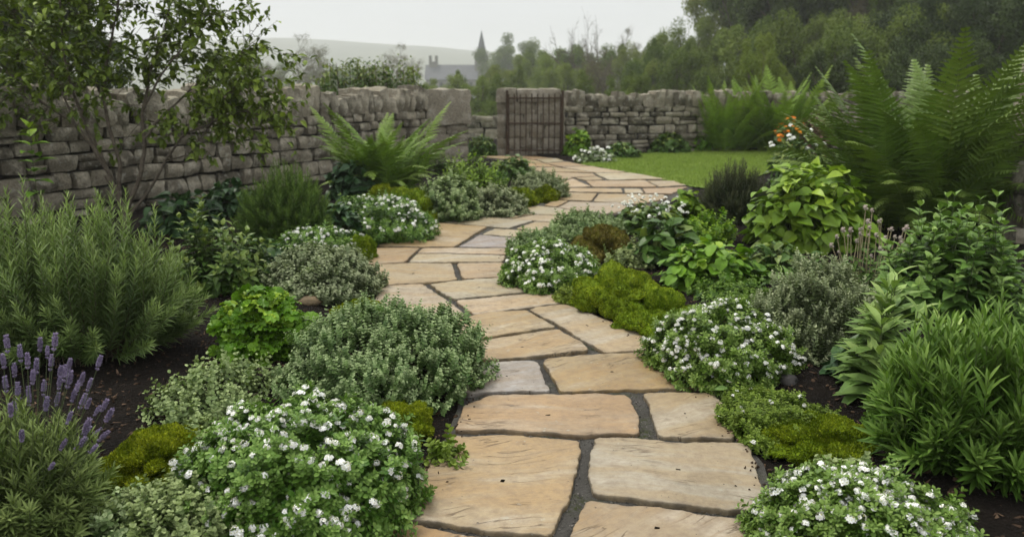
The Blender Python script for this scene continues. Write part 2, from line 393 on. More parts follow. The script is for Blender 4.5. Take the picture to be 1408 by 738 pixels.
M['lavleaf'] = L('lavender_leaf', (0.049, 0.093, 0.024), (0.127, 0.190, 0.063), (0.207, 0.276, 0.103), .6, .25)
M['thyme'] = L('thyme_leaf', (0.041, 0.090, 0.026), (0.128, 0.203, 0.070), (0.365, 0.446, 0.243), .55, .2)
M['oregano'] = L('oregano_leaf', (0.051, 0.091, 0.030), (0.156, 0.216, 0.078), (0.324, 0.396, 0.192), .5, .25)
M['thymegrey'] = L('grey_thyme_leaf', (0.054, 0.090, 0.033), (0.169, 0.216, 0.108), (0.365, 0.405, 0.257), .6, .2)
M['alyssum'] = L('alyssum_leaf', (.034, .092, .016), (.105, .195, .042), (.19, .29, .085), .4, .3)
M['alyssumdark'] = L('dark_alyssum_leaf', (.030, .085, .016), (.09, .175, .036), (.16, .26, .06), .45, .3)
M['bright'] = L('bright_leaf', (.060, .15, .020), (.12, .24, .035), (.22, .34, .05), .4, .35)
M['mid'] = L('mid_leaf', (.035, .080, .018), (.075, .14, .035), (.17, .22, .06), .4, .3)
M['dark'] = L('dark_leaf', (.018, .048, .018), (.04, .085, .035), (.06, .12, .04), .35, .2)
M['lime'] = L('lime_leaf', (.085, .17, .025), (.15, .25, .04), (.23, .35, .055), .4, .35)
M['mint'] = L('mint_leaf', (.040, .10, .020), (.10, .19, .046), (.20, .30, .09), .45, .3)
M['sage'] = L('sage_leaf', (.065, .14, .035), (.13, .23, .07), (.24, .35, .12), .5, .3)
M['linear'] = L('linear_leaf', (.045, .105, .018), (.10, .19, .042), (.19, .29, .08), .45, .3)
M['heath'] = L('heath_leaf', (.040, .085, .018), (.085, .15, .035), (.16, .24, .06), .5, .25)
M['heathdark'] = L('dark_heath_leaf', (.030, .048, .022), (.06, .085, .04), (.11, .12, .06), .6, .2)
M['fern'] = L('fern_leaf', (.035, .09, .014), (.10, .185, .036), (.18, .27, .06), .45, .3)
M['fernb'] = L('big_fern_leaf', (.024, .062, .012), (.078, .145, .030), (.16, .23, .06), .4, .25)
M['fernfar'] = L('far_fern_leaf', (.050, .11, .018), (.11, .20, .038), (.20, .30, .06), .5, .3)
M['sapling'] = L('sapling_leaf', (.050, .085, .016), (.125, .185, .036), (.21, .29, .06), .4, .3)
M['moss'] = L('moss', (.045, .088, .010), (.145, .225, .026), (.27, .36, .05), .8, .15, .1, 1.)
M['mossdark'] = L('dark_moss', (.045, .080, .008), (.135, .190, .020), (.26, .32, .04), .8, .15, .1, 1.)
M['mossbrown'] = L('brown_moss', (.065, .062, .016), (.14, .125, .032), (.15, .17, .035), .85, .15, .1, 1.)
M['sedum'] = L('sedum_leaf', (.065, .12, .018), (.13, .20, .04), (.19, .26, .06), .45, .2)
M['bronze'] = L('bronze_leaf', (.07, .045, .03), (.13, .075, .05), (.12, .14, .05), .5, .2)
M['grass'] = L('grass_blade', (.14, .22, .045), (.22, .295, .075), None, .6, .25)
M['treeleaf'] = L('tree_leaf', (.044, .078, .013), (.115, .17, .034), None, .6, .25)
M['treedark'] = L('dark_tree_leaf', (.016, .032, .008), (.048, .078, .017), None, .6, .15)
M['treelight'] = L('pale_tree_leaf', (.085, .13, .024), (.17, .22, .05), None, .6, .3)
M['treebuds'] = L('budding_tree_leaf', (.075, .075, .035), (.13, .12, .06), None, .7, .2)
M['chip'] = leaf_mat('bark_chip', (.022, .014, .009), (.10, .07, .045), None, .9, 0, .15, 1.)

# ------------------------------------------------------------------ ground, path
PL = [(470, 830), (505, 765), (540, 715), (590, 640), (625, 598), (640, 560), (640, 500), (610, 450), (520, 420), (493, 370), (515, 342), (603, 307), (655, 297), (705, 289), (760, 276), (774, 262), (770, 250), (735, 238), (708, 223), (655, 215)]
PR = [(1075, 830), (1062, 765), (1055, 706), (1037, 636), (1008, 603), (982, 545), (927, 519), (899, 495), (897, 474), (846, 447), (783, 420), (753, 403), (705, 383), (693, 364), (704, 342), (752, 318), (800, 302), (872, 290), (922, 275), (948, 257), (890, 242), (811, 228), (776, 221), (690, 214)]
def poly(pts): return np.array([gp(*p)[:2] for p in pts])
PLw, PRw = poly(PL), poly(PR)
PATH = np.concatenate([PLw, PRw[::-1]])
LAWN = poly([(797, 227), (811, 228.5), (890, 242.5), (948, 257), (985, 262), (1075, 232), (1085, 203), (1000, 206), (958, 208.5), (879, 213), (830, 219)])
def inside(P, poly_):
    x, y = P[:, 0], P[:, 1]; r = np.zeros(len(P), bool); n = len(poly_)
    for i in range(n):
        x0, y0 = poly_[i]; x1, y1 = poly_[(i + 1) % n]
        c = ((y0 > y) != (y1 > y)) & (x < (x1 - x0) * (y - y0) / (y1 - y0 + 1e-12) + x0); r ^= c
    return r
def pdist(P, poly_):
    d = np.full(len(P), 1e9); n = len(poly_)
    for i in range(n):
        a, b = poly_[i], poly_[(i + 1) % n]; ab = b - a
        t = np.clip(((P - a) @ ab) / (ab @ ab + 1e-12), 0, 1); d = np.minimum(d, np.linalg.norm(P - a - t[:, None] * ab, axis=1))
    return d
def soil_z(P):
    P = np.asarray(P, float).reshape(-1, 2)
    d = pdist(P, PATH); ins = inside(P, PATH) | inside(P, LAWN); dl = pdist(P, LAWN); d = np.minimum(d, dl)
    s = np.clip(d / .5, 0, 1); s = s * s * (3 - 2 * s)
    P3 = np.c_[P, np.zeros(len(P))]
    z = -.008 + .05 * s + .022 * fbm(P3 * 3, 3, 5) * s + .006 * fbm(P3 * 18, 2, 9)
    return np.where(ins, -.03, z)

def grid(xs, ys):
    X, Y = np.meshgrid(xs, ys, indexing='ij'); nx, ny = len(xs), len(ys)
    i, j = np.meshgrid(np.arange(nx - 1), np.arange(ny - 1), indexing='ij')
    q = np.stack([i * ny + j, (i + 1) * ny + j, (i + 1) * ny + j + 1, i * ny + j + 1], -1).reshape(-1, 4)
    return X.ravel(), Y.ravel(), q

def outer_z(x, y):
    d = np.hypot(x, y); return -.25 - 4.0 * np.clip((d - 22) / 100, 0, 1)
g = Geo(); xs = np.sign(np.linspace(-1, 1, 61)) * np.abs(np.linspace(-1, 1, 61)) ** 2.2 * 2500
x, y, q = grid(xs, np.concatenate([np.linspace(-60, 140, 51), np.linspace(160, 2500, 30)]))
g.add(np.c_[x, y, outer_z(x, y)], q)
M['field'] = field_mat('field_grass', (.055, .085, .025), (.09, .12, .04), .05)
tag(g.obj('ground', M['field'], smooth=True), 'pale green fields beyond the garden', kind='structure')

g = Geo(); x, y, q = grid(np.linspace(-6.5, 7.5, 351), np.linspace(.6, 19.5, 421))
g.add(np.c_[x, y, soil_z(np.c_[x, y])], q)
tag(g.obj('soil', M['soil'], smooth=True), 'dark bare soil of the garden beds', kind='structure')

def resamp(P, n):
    s = np.r_[0, np.cumsum(np.linalg.norm(np.diff(P, axis=0), axis=1))]; u = np.linspace(0, s[-1], n)
    return np.c_[np.interp(u, s, P[:, 0]), np.interp(u, s, P[:, 1])]
g = Geo(); n = 260
# strip between both edges, matched at photo landmarks so that it follows the bends
def strip_edges():
    a = PLw; b = PRw
    ka = [0, 3, 5, 6, 7, 9, 11, 13, 15, 17, 19]; kb = [0, 3, 5, 7, 8, 12, 14, 16, 18, 20, 23]
    A, B = [], []
    for i in range(len(ka) - 1):
        A.append(resamp(a[ka[i]:ka[i + 1] + 1], 26)); B.append(resamp(b[kb[i]:kb[i + 1] + 1], 26))
    return np.concatenate(A), np.concatenate(B)
A_, B_ = strip_edges(); w = np.linspace(-.03, 1.03, 40)
V = A_[:, None] * (1 - w)[None, :, None] + B_[:, None] * w[None, :, None]; nn, kk = V.shape[:2]; V = V.reshape(-1, 2)
z = -.004 + .004 * fbm(np.c_[V * 30, np.zeros(len(V))], 2, 3)
i, j = np.meshgrid(np.arange(nn - 1), np.arange(kk - 1), indexing='ij'); q = np.stack([i * kk + j, i * kk + j + 1, (i + 1) * kk + j + 1, (i + 1) * kk + j], -1).reshape(-1, 4)
g.add(np.c_[V, z], q)
path = tag(g.obj('path', M['mortar'], smooth=True), 'winding sandstone path with dark mortar joints', kind='structure')

TAN, ORA, GRY, CRM, PNK = (.36, .28, .165), (.36, .262, .14), (.325, .312, .285), (.375, .32, .217), (.34, .257, .158)
GRB = (.335, .29, .21)
STONES = [
 (TAN, [(619.5,604),(675,602),(714,603),(798,610),(796,643),(788,663),(782,693),(772,711),(757,742),(673,734),(609,725),(545.5,719),(543,706.5),(589,640.5)]),
 (ORA, [(485,745),(523,723),(570,726),(614,737),(745,758),(725,810),(470,815)]),
 (GRB, [(819,606),(869,605),(928,612),(1010,613),(1025,615.5),(1036.5,636),(1049,677),(1053.5,706),(1036.5,710),(942,700),(869,689.5),(814.5,685),(810,661),(810,638)]),
 (TAN, [(806.5,693),(826,694),(933,706.5),(987.5,716),(1024,721),(1060,735),(1066,815),(755,815),(787,737),(795,709)]),
 (TAN, [(640,561),(666,549.5),(714,546),(827.5,544),(864,547),(875.5,568),(881,600),(850,600),(796,602),(736.5,597.5),(686.5,595),(627,596),(628.5,584)]),
 (CRM, [(885,544),(939,543),(980,543),(998.5,566),(1010,607.5),(960,606),(908,603),(901,593),(894,570)]),
 (GRY, [(645,505),(668,502),(732,499),(741,504),(755,540.5),(725,541.5),(668,544),(640,546)]),
 (ORA, [(750,497),(820,491),(891,488),(898,497.5),(926,518),(973.5,536),(894,538),(825.5,539.5),(771,542),(761.5,527),(748,504)]),
 (TAN, [(645,476),(678,469),(767,456),(800,474),(812,485),(725,494),(668,498),(640,500)]),
 (CRM, [(726.5,429),(738,424.5),(781,421.5),(808.5,433),(845,447),(899.5,472),(895,483),(831,488),(808.5,474),(767.5,450)]),
 (TAN, [(617,446),(625.5,442.5),(669,432),(724.5,428.5),(764.5,452.5),(714.5,459.5),(660,467.5),(639,468)]),
 (CRM, [(627,415.5),(746,404.5),(753,404.5),(780,418.5),(721,426.5),(653,434.5),(639,426.5)]),
 (CRM, [(591.5,393),(646,387),(703,383),(746,401.5),(685,408),(625.5,413.5),(607.5,406)]),
 (CRM, [(516,399),(525.5,396),(580,393.5),(614,415),(641.5,436.5),(603,439),(540,432),(517,415)]),
 (TAN, [(496,366),(560,364.5),(621,364.5),(625.5,381),(629,387),(578,391.5),(525.5,394.5),(512,385)]),
 (TAN, [(629,364.5),(691.5,363.5),(704,382),(637,386.5),(631,372)]),
 (TAN, [(498,358),(518,343),(577,343),(556,363),(496,364.5)]),
 (CRM, [(581,343.5),(701,343.5),(696,351.7),(574,350)]),
 (CRM, [(573,351),(696,352.8),(691.5,362.5),(563,363)]),
 (ORA, [(520,340),(575.5,317),(605,308.5),(669,313.8),(648,326),(625,341.5),(566.5,341)]),
 (CRM, [(681,316),(741,320),(720,328.5),(663,324)]),
 (GRY, [(660,325),(719,329.8),(702,342.5),(631,342)]),
 (GRB, [(609,307),(657,299.5),(697,302.5),(733,305.2),(699,315.3),(672,313.2)]),
 (TAN, [(736,306.8),(764,308.3),(748,319.5),(710,316)]),
 (ORA, [(663,298.6),(707.5,292.3),(734,296),(701,302)]),
 (CRM, [(737,297),(784,300),(765,307.8),(704,303)]),
 (CRM, [(709,291),(739,284),(764,286.6),(790,291.5),(777,298.8),(736,295.8)]),
 (ORA, [(748,283.4),(765,276.8),(781,278.3),(764,285.5)]),
 (GRB, [(784,278.8),(850,280.3),(872,289),(833,296),(792,291),(767,286.5)]),
 (ORA, [(765,275.8),(777,266),(821,267.5),(813,277.5)]),
 (TAN, [(824,268),(912,269),(918,274),(880,282),(816,278)]),
 (TAN, [(775,259.8),(854,260.8),(856,266),(777,265)]),
 (CRM, [(857.5,260.8),(880,260.8),(885,266.8),(860,266.5)]),
 (TAN, [(883,260.8),(945,258.3),(923,267.6),(888,267)]),
 (CRM, [(772,251.8),(788,247),(812,257.8),(775.5,259)]),
 (TAN, [(806,250),(887,249.2),(903,258),(815,258)]),
 (CRM, [(890,249.8),(927,249.8),(944,256),(907,258)]),
 (TAN, [(740,241),(785,244.6),(787,246.2),(771,250.6)]),
 (TAN, [(791,245.8),(821,244),(830,248.2),(806,249)]),
 (CRM, [(818,239.3),(866,238.2),(916,247.5),(836,248)]),
 (TAN, [(735.5,237),(775,238.5),(815,239.5),(820,243.2),(789,245),(739,240.5)]),
 (TAN, [(724,230.3),(770,231.5),(815,238.6),(777,237.6),(732,236)]),
 (CRM, [(773,231.2),(812,230),(861,237.2),(819,238.3)]),
 (ORA, [(710,224.8),(748,225.8),(768,230.7),(722,229.5)]),
 (TAN, [(751,225.6),(778,223.3),(808,229.3),(772,230.6)]),
 (TAN, [(694,219.8),(735,220.6),(748,225.2),(708,224)]),
 (CRM, [(738,220.2),(766,219),(776,222.6),(750,225)]),
 (TAN, [(660,216),(700,215.3),(728,220),(691,219.3)]),
 (ORA, [(703,215.2),(738,216),(762,218.6),(733,219.8)]),
]
def flag_mesh(W2, far):
    c = W2.mean(0); n = len(W2); P = []
    rad = .014 if not far else .012
    for i in range(n):                      # soften the corners, add points along the edges
        a, b = W2[i], W2[(i + 1) % n]; L_ = np.linalg.norm(b - a); k = max(2, int(L_ / (.012 if not far else .05)))
        r = min(rad, L_ * .25) / max(L_, 1e-6)
        for t in np.linspace(r, 1 - r, k): P.append(a + (b - a) * t)
    P = np.array(P); P3 = np.c_[P, np.zeros(len(P))]
    nx = np.roll(P, -1, 0) - np.roll(P, 1, 0); nx = nrm(np.c_[nx[:, 1], -nx[:, 0]])
    if ((P - c) * nx).sum() < 0: nx = -nx
    amp = .0065 if not far else .003
    P = P + nx * (amp * fbm(P3 * 14, 3, 11) + .0025 * fbm(P3 * 70, 2, 15))[:, None]
    m = len(P); rings, zs, ed = [], [], []; inw = nrm(P - c); mit = np.clip((inw * nx).sum(1), .55, 1)
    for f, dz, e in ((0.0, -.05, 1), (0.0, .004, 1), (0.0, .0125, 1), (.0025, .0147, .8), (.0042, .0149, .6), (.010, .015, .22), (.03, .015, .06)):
        rings.append(P - inw * (f / mit)[:, None]); zs.append(dz); ed.append(e)
    Pin = P - inw * (.03 / mit)[:, None]
    for s in (.8, .6, .4, .2, .03): rings.append(c + (Pin - c) * s); zs.append(.015); ed.append(0)
    V = np.concatenate(rings); Z = np.repeat(zs, m); E = np.repeat(ed, m)
    V3 = np.c_[V, np.zeros(len(V))]
    Z = Z + np.where(Z > 0, .0035 * fbm(V3 * 4, 3, 21) + .0015 * fbm(V3 * 30, 2, 27), 0)
    k = len(rings); i, j = np.meshgrid(np.arange(k - 1), np.arange(m), indexing='ij'); j2 = (j + 1) % m
    q = np.stack([i * m + j, i * m + j2, (i + 1) * m + j2, (i + 1) * m + j], -1).reshape(-1, 4)
    area = np.sum(P[:, 0] * np.roll(P[:, 1], -1) - np.roll(P[:, 0], -1) * P[:, 1])
    if area < 0: q = q[:, ::-1]
    return c, np.c_[V - c, Z], q, E
for col, pts in STONES:
    W2 = poly(pts); far = W2[:, 1].mean() > 6
    c, v, q, e = flag_mesh(W2, far)
    g = Geo(); g.add(v, q, .5, e)
    o = g.obj('flagstone', M['sand'], path, smooth=True); o.location = (c[0], c[1], 0)
    jt = RNG.normal(0, .07); o.color = tuple(max(.05, x_ * (1 + jt) * (1 + RNG.normal(0, .02))) for x_ in col) + (1,)
    o.rotation_euler = (RNG.normal(0, .003), RNG.normal(0, .003), 0)
    if col is GRY: o['label'] = 'pale grey flagstone'

# grit in the joints, crumbs of soil on the slab edges
g = Geo(); lo, hi = PATH.min(0), PATH.max(0); P = np.c_[RNG.uniform(-1.2, 1.6, 30000), RNG.uniform(1.9, 6.5, 30000)]; P = P[inside(P, PATH)]; n = len(P)
g.inst(BLOB, np.c_[P, -.003 + RNG.uniform(-.001, .004, n)], frames(RNG.normal(0, 1, (n, 3)), RNG.normal(0, 1, (n, 3))), RNG.uniform(.001, .0036, (n, 3)), RNG.random(n))
M['grit'] = leaf_mat('grit', (.04, .037, .032), (.20, .185, .165), None, .9, 0, .15, 1.)
tag(g.obj('grit', M['grit']), 'loose grit and mortar crumbs in the path joints', kind='stuff')
g = Geo(); P = np.c_[RNG.uniform(-1.2, 1.6, 90000), RNG.uniform(1.9, 8, 90000)]; P = P[inside(P, PATH)]; d_ = pdist(P, PATH); P = P[RNG.random(len(P)) < np.exp(-d_ / .022) * .35]; n = len(P)
g.inst(BLOB, np.c_[P, np.full(n, .016)], frames(RNG.normal(0, 1, (n, 3)), RNG.normal(0, 1, (n, 3))), RNG.uniform(.0015, .006, (n, 3)), RNG.random(n) ** 2)
tag(g.obj('soil_crumbs', M['chip']), 'soil crumbs spilled on the edges of the path', kind='stuff')
# lawn
g = Geo(); x, y, q = grid(np.linspace(LAWN[:, 0].min(), LAWN[:, 0].max(), 90), np.linspace(LAWN[:, 1].min(), LAWN[:, 1].max(), 110))
qi = inside(np.c_[x[q].mean(1), y[q].mean(1)], LAWN); g.add(np.c_[x, y, np.full(len(x), .012)], q[qi])
M['turf'] = field_mat('turf', (.09, .145, .025), (.16, .215, .045), 1.5)
tag(g.obj('lawn', M['turf']), 'small mown lawn inside the garden wall', kind='structure')
g = Geo(); P = np.c_[RNG.uniform(LAWN[:, 0].min(), LAWN[:, 0].max(), 90000), RNG.uniform(LAWN[:, 1].min(), LAWN[:, 1].max(), 90000)]; P = P[inside(P, LAWN)]
n = len(P); d = nrm(np.c_[RNG.normal(0, .35, (n, 2)), np.ones(n)]); g.inst(BLADE, np.c_[P, np.full(n, .008)], frames(d, RNG.normal(size=(n, 3))), np.c_[np.full(n, .007), RNG.uniform(.025, .05, n), np.ones(n)])
tag(g.obj('grass', M['grass']), 'short mown grass of the lawn', kind='stuff')

# bark chips and crumbs on the beds
g = Geo(); P = np.c_[RNG.uniform(-3.2, 3.2, 16000), 1.6 + 6 * RNG.random(16000) ** 1.5]; P = P[~inside(P, PATH)]; n = len(P)
g.inst(BLADE, np.c_[P, soil_z(P) + .004], frames(RNG.normal(0, 1, (n, 3)) * [1, 1, .35], nrm(RNG.normal(0, .5, (n, 3)) + [0, 0, 1])), np.c_[RNG.uniform(.004, .012, n), RNG.uniform(.008, .035, n), np.ones(n)])
g.inst(BLOB, np.c_[P[:5000], soil_z(P[:5000]) + .003], frames(RNG.normal(0, 1, (5000, 3)), RNG.normal(0, 1, (5000, 3))), RNG.uniform(.003, .010, (5000, 3)), RNG.random(5000) ** 2)
tag(g.obj('mulch', M['chip']), 'dark bark chips and crumbs scattered over the beds', kind='stuff')

# ------------------------------------------------------------------ fitting a plant to its outline in the photo
def fit(x0, x1, yt, yb, asp=.8, full=.45):
    while True:
        o = fit1(x0, x1, yt, yb, asp)
        if o[5] >= full * o[3] or asp < .35: return o
        asp *= .92
def fit1(x0, x1, yt, yb, asp=.8, hmin=.03):
    zb = .02; f = gp((x0 + x1) / 2, yb, zb); Y = f[1]
    for _ in range(6):
        r = (x1 - x0) / 2 / F * (Y * cp + (CAMH - .1) * sp) ; Y = f[1] + r * asp * .92
    lo, hi = hmin, 3.0
    th = np.linspace(0, math.pi, 40)
    for _ in range(30):
        h = (lo + hi) / 2; py = proj(np.zeros(40), Y + r * asp * np.cos(th), zb + h * np.sin(th))[1].min()
        if py < yt: hi = h
        else: lo = h
    cx = ((x0 + x1) / 2 - CX) / F * (Y * cp + (CAMH - h / 2) * sp)
    z0 = float(soil_z([[cx, Y]])[0]) - .005
    return cx, Y, z0, r * .96, r * asp * .96, h

def shell(n, rx, ry, h, lump=.14, freq=3.2, zmin=-.05, seed=0, inner=1.0):
    u = RNG.uniform(zmin, 1, n); a = RNG.uniform(0, 2 * math.pi, n); s = np.sqrt(np.clip(1 - u * u, 0, 1))
    D = np.c_[s * np.cos(a), s * np.sin(a), u]
    k = 1 + lump * fbm(D * freq + seed * 7.7, 3, seed) 
    pit = vnoise(D * [8., 8., 8.] * max(.6, min(1.6, rx / .35)) + seed * 2.3, seed + 60); k = k * (1 - .30 * np.clip((-pit - .05) * 2.2, 0, 1)) + .05 * np.clip(pit, 0, 1)
    if inner < 1: k = k * (inner + (1 - inner) * RNG.random(n) ** .6)
    pl = 1 + .13 * fbm(np.c_[nrm(D[:, :2]) * 1.5 + seed * 1.7, np.zeros(n)], 2, seed + 3)
    P = D * k[:, None] * [rx, ry, h]; P[:, :2] *= pl[:, None]
    N = nrm(D / [rx, ry, h]); P[:, 2] = np.maximum(P[:, 2], .004)
    return P, N, D
SEED = [0]
def ns(): SEED[0] += 1; return SEED[0]

def plant_base(name, label, cat, box, asp, group=None, full=.45):
    cx, Y, z0, rx, ry, h = fit(*box, asp, full); t = thing(name, label, cat, (cx, Y, z0), group); return t, rx, ry, h

def shoots(g, P, N, length, nodes, per, leaf, size, spread=1.0, up=.4, mat=0, tipmix=True):
    """leafy shoot ends: each carries whorls of leaves towards its tip"""
    n = len(P); D = nrm(N * (1 - up) + [0, 0, up] + RNG.normal(0, .28, (n, 3)))
    Ls = length * RNG.uniform(.7, 1.3, n); rb = RNG.random(n)
    B = P - D * (Ls * .75)[:, None]
    a0 = RNG.uniform(0, 6.28, n)
    R = frames(D, RNG.normal(size=(n, 3)))
    for k in range(nodes):
        t = k / max(nodes - 1, 1); Q = B + D * (Ls * t)[:, None]
        for j in range(per):
            a = a0 + k * 1.57 + j * 2 * math.pi / per + RNG.normal(0, .2, n)
            side = R[:, :, 0] * np.cos(a)[:, None] + R[:, :, 2] * np.sin(a)[:, None]
            el = (.35 + .9 * t) * spread
            d = nrm(side + D * el); nn_ = nrm(D - side * .5 * el)
            s = size * RNG.uniform(.7, 1.2, n) * (1.0 - .35 * t ** 3)
            g.inst(leaf, Q, frames(d, nn_), s, np.clip(rb * .6 + RNG.random(n) * .4, 0, 1), np.clip((t - .45) * 1.6, 0, 1) * RNG.uniform(.3, 1, n))
    return B, D, Ls
def woody(t, rx, ry, h, n, mat='twig', w=.0025):
    g = Geo(); P, N, D = shell(n, rx * .85, ry * .85, h * .85, zmin=.05); B = P * [.25, .25, 0] + [0, 0, -.01]
    Mid = (B + P) / 2 + np.c_[(P - B)[:, :2] * .12, np.zeros(n)]
    strands(g, B, Mid, w * 1.4); strands(g, Mid, P, w); g.obj('stem', M[mat], t)
def mound(name, label, cat, box, mat, n, length, nodes, per, leaf, size, asp=.8, lump=.14, up=.4, freq=3.2, spread=1., group=None, wood=60, layers=.75):
    t, rx, ry, h = plant_base(name, label, cat, box, asp * 1.35, group); sd_ = ns()
    g = Geo(); k = 1 - length * .25 / max(h, .05)
    P, N, D = shell(n, rx, ry, h, lump, freq, 0, sd_); P = P + (N * .5 + [0, 0, .5]) * ((RNG.random(n) < .12) * RNG.random(n) * length * .8)[:, None]; shoots(g, P, N, length, nodes, per, leaf, size, spread, up)
    n2 = int(n * .25); P, N, D = shell(n2, rx * layers, ry * layers, h * layers, lump, freq, 0, sd_); shoots(g, P, N, length, max(2, nodes - 2), per, leaf, size, spread, up)
    g.obj('foliage', M[mat], t)
    if wood: woody(t, rx, ry, h, wood)
    return t, rx, ry, h, sd_
def leafy(name, label, cat, box, mat, n, leaf, size, asp=.8, lump=.15, droop=.5, freq=3., group=None, stem='stem', inner=.55, young=.35, zmin=0.0):
    t, rx, ry, h = plant_base(name, label, cat, box, asp, group); sd_ = ns(); g = Geo()
    P, N, D = shell(n, rx, ry, h, lump, freq, zmin, sd_, inner)
    out = nrm(np.c_[D[:, :2], np.zeros(n)] + RNG.normal(0, .35, (n, 3)) * [1, 1, .3])
    d = nrm(out * (.55 + droop * .5) + RNG.normal(0, .35, (n, 3)) - np.array([0, 0, 1.]) * (droop * (1 - D[:, 2:3]) - .25))
    nn_ = nrm(N * .7 + [0, 0, .8] + RNG.normal(0, .25, (n, 3)))
    s = size * RNG.uniform(.6, 1.15, n); P = P - d * s[:, None] * .5
    P[:, 2] = np.maximum(P[:, 2], .01)
    g.inst(leaf, P, frames(d, nn_), s, None, (D[:, 2] > .6) * (RNG.random(n) < young) * RNG.uniform(.3, 1, n))
    g.obj('foliage', M[mat], t)
    if stem:
        g = Geo(); k = min(n, 220); B = P[:k] * ([.22, .22, 0] if n > 60 else [.0, .0, 0]) + RNG.normal(0, .01, (k, 3)) * [1, 1, 0]; Mid = (B * .4 + P[:k] * .6) + [0, 0, .1 * h]
        strands(g, B, Mid, .0025); strands(g, Mid, P[:k], .0018); g.obj('stem', M[stem], t)
    return t, rx, ry, h, sd_
def flower_meshes(nfl, rad, pet, var=5):
    out = []
    for k in range(var):
        g = Geo(); nf = nfl + RNG.integers(-2, 3); u = RNG.uniform(.25, 1, nf); a = np.arange(nf) * 2.4 + RNG.random(); s = np.sqrt(1 - u * u)
        D = np.c_[s * np.cos(a), s * np.sin(a), u]; P = D * [rad, rad, rad * .7]
        for p, d in zip(P, D):
            d = nrm(d + RNG.normal(0, .2, 3)); R = frames(d[None], RNG.normal(size=(1, 3)))[0]; a0 = RNG.random() * 6
            aa = a0 + np.arange(4) * math.pi / 2; side = np.cos(aa)[:, None] * R[:, 0] + np.sin(aa)[:, None] * R[:, 2]
            g.inst(leaf_tpl([.3, 1.0, .9, .3], wid=.48, droop=.15, fold=.0), np.repeat(p[None], 4, 0), frames(nrm(side + d * .25), np.repeat(d[None], 4, 0)), pet * RNG.uniform(.85, 1.15, 4), RNG.random(4))
            g.inst(BLOB, (p + d * pet * .12)[None], R[None], np.array([[pet * .2] * 3]), mat=1)
        # short pedicels
        strands(g, np.repeat([[0, 0, -rad * 1.1]], nf, 0), P, .0008, mat=2)
        out.append(g.mesh('flower_cluster', [M['petal'], M['eye'], M['stem']]))
    return out
FL_NEAR = flower_meshes(9, .0135, .0088); FL_FAR = flower_meshes(7, .014, .011)
def flowers(t, rx, ry, h, sd_, n, meshes, sc=1.0, lump=.14, freq=3.2, zmin=.25, lift=.01, name='flower_cluster', bias=None):
    P, N, D = shell(n * 16, rx, ry, h, lump, freq, zmin, sd_)
    keep = []
    for i in range(len(P)):                           # loosely spaced, sometimes in twos and threes
        if len(keep) >= n: break
        if vnoise(P[i:i + 1] * 9 + sd_, 77)[0] < -.35 - .7 * RNG.random(): continue
        if not keep or np.min(np.linalg.norm(P[keep] - P[i], axis=1)) > .019 * sc: keep.append(i)
    rest = []
    for q_, i in enumerate(keep):
        d = nrm(N[i] * .5 + [0, -.15, .7] + RNG.normal(0, .2, 3)); R = frames(d[None], RNG.normal(size=(1, 3)))[0]
        Mx = np.stack([R[:, 0], -R[:, 2], R[:, 1]], 1); 
        if np.linalg.det(Mx) < 0: Mx[:, 0] *= -1
        me = meshes[RNG.integers(len(meshes))]; loc = P[i] + d * lift * RNG.uniform(.6, 2.2); s_ = sc * RNG.uniform(.7, 1.2)
        if q_ < 100: child(name, me, t, loc, Mx, s_)
        else: rest.append((me, loc, Mx, s_))
    if rest:
        g = Geo()
        for me, loc, Mx, s_ in rest:
            v = np.zeros(len(me.vertices) * 3, np.float32); me.vertices.foreach_get('co', v); q = np.zeros(len(me.loops), np.int32); me.loops.foreach_get('vertex_index', q)
            mi = np.zeros(len(me.polygons), np.int32); me.polygons.foreach_get('material_index', mi); g.add((v.reshape(-1, 3) * s_) @ Mx.T + loc, q.reshape(-1, 4), RNG.random()); g.m[-1] = mi
        tag(g.obj(name, [M['petal'], M['eye'], M['stem']], t), kind='stuff')

def alyssum(label, box, n, nf, size, fsc, meshes, mat='alyssum', asp=.8, leafn=4):
    t, rx, ry, h, sd_ = mound('alyssum_plant', label, 'flowering plant', box, mat, n, size * 2.0, 4, leafn, SPOON, size, asp, .16, .35, 3.4, .8, 'white alyssum clumps along the path', 40)
    flowers(t, rx, ry, h, sd_, nf, meshes, fsc, .16, 3.4, .2, size * .35)

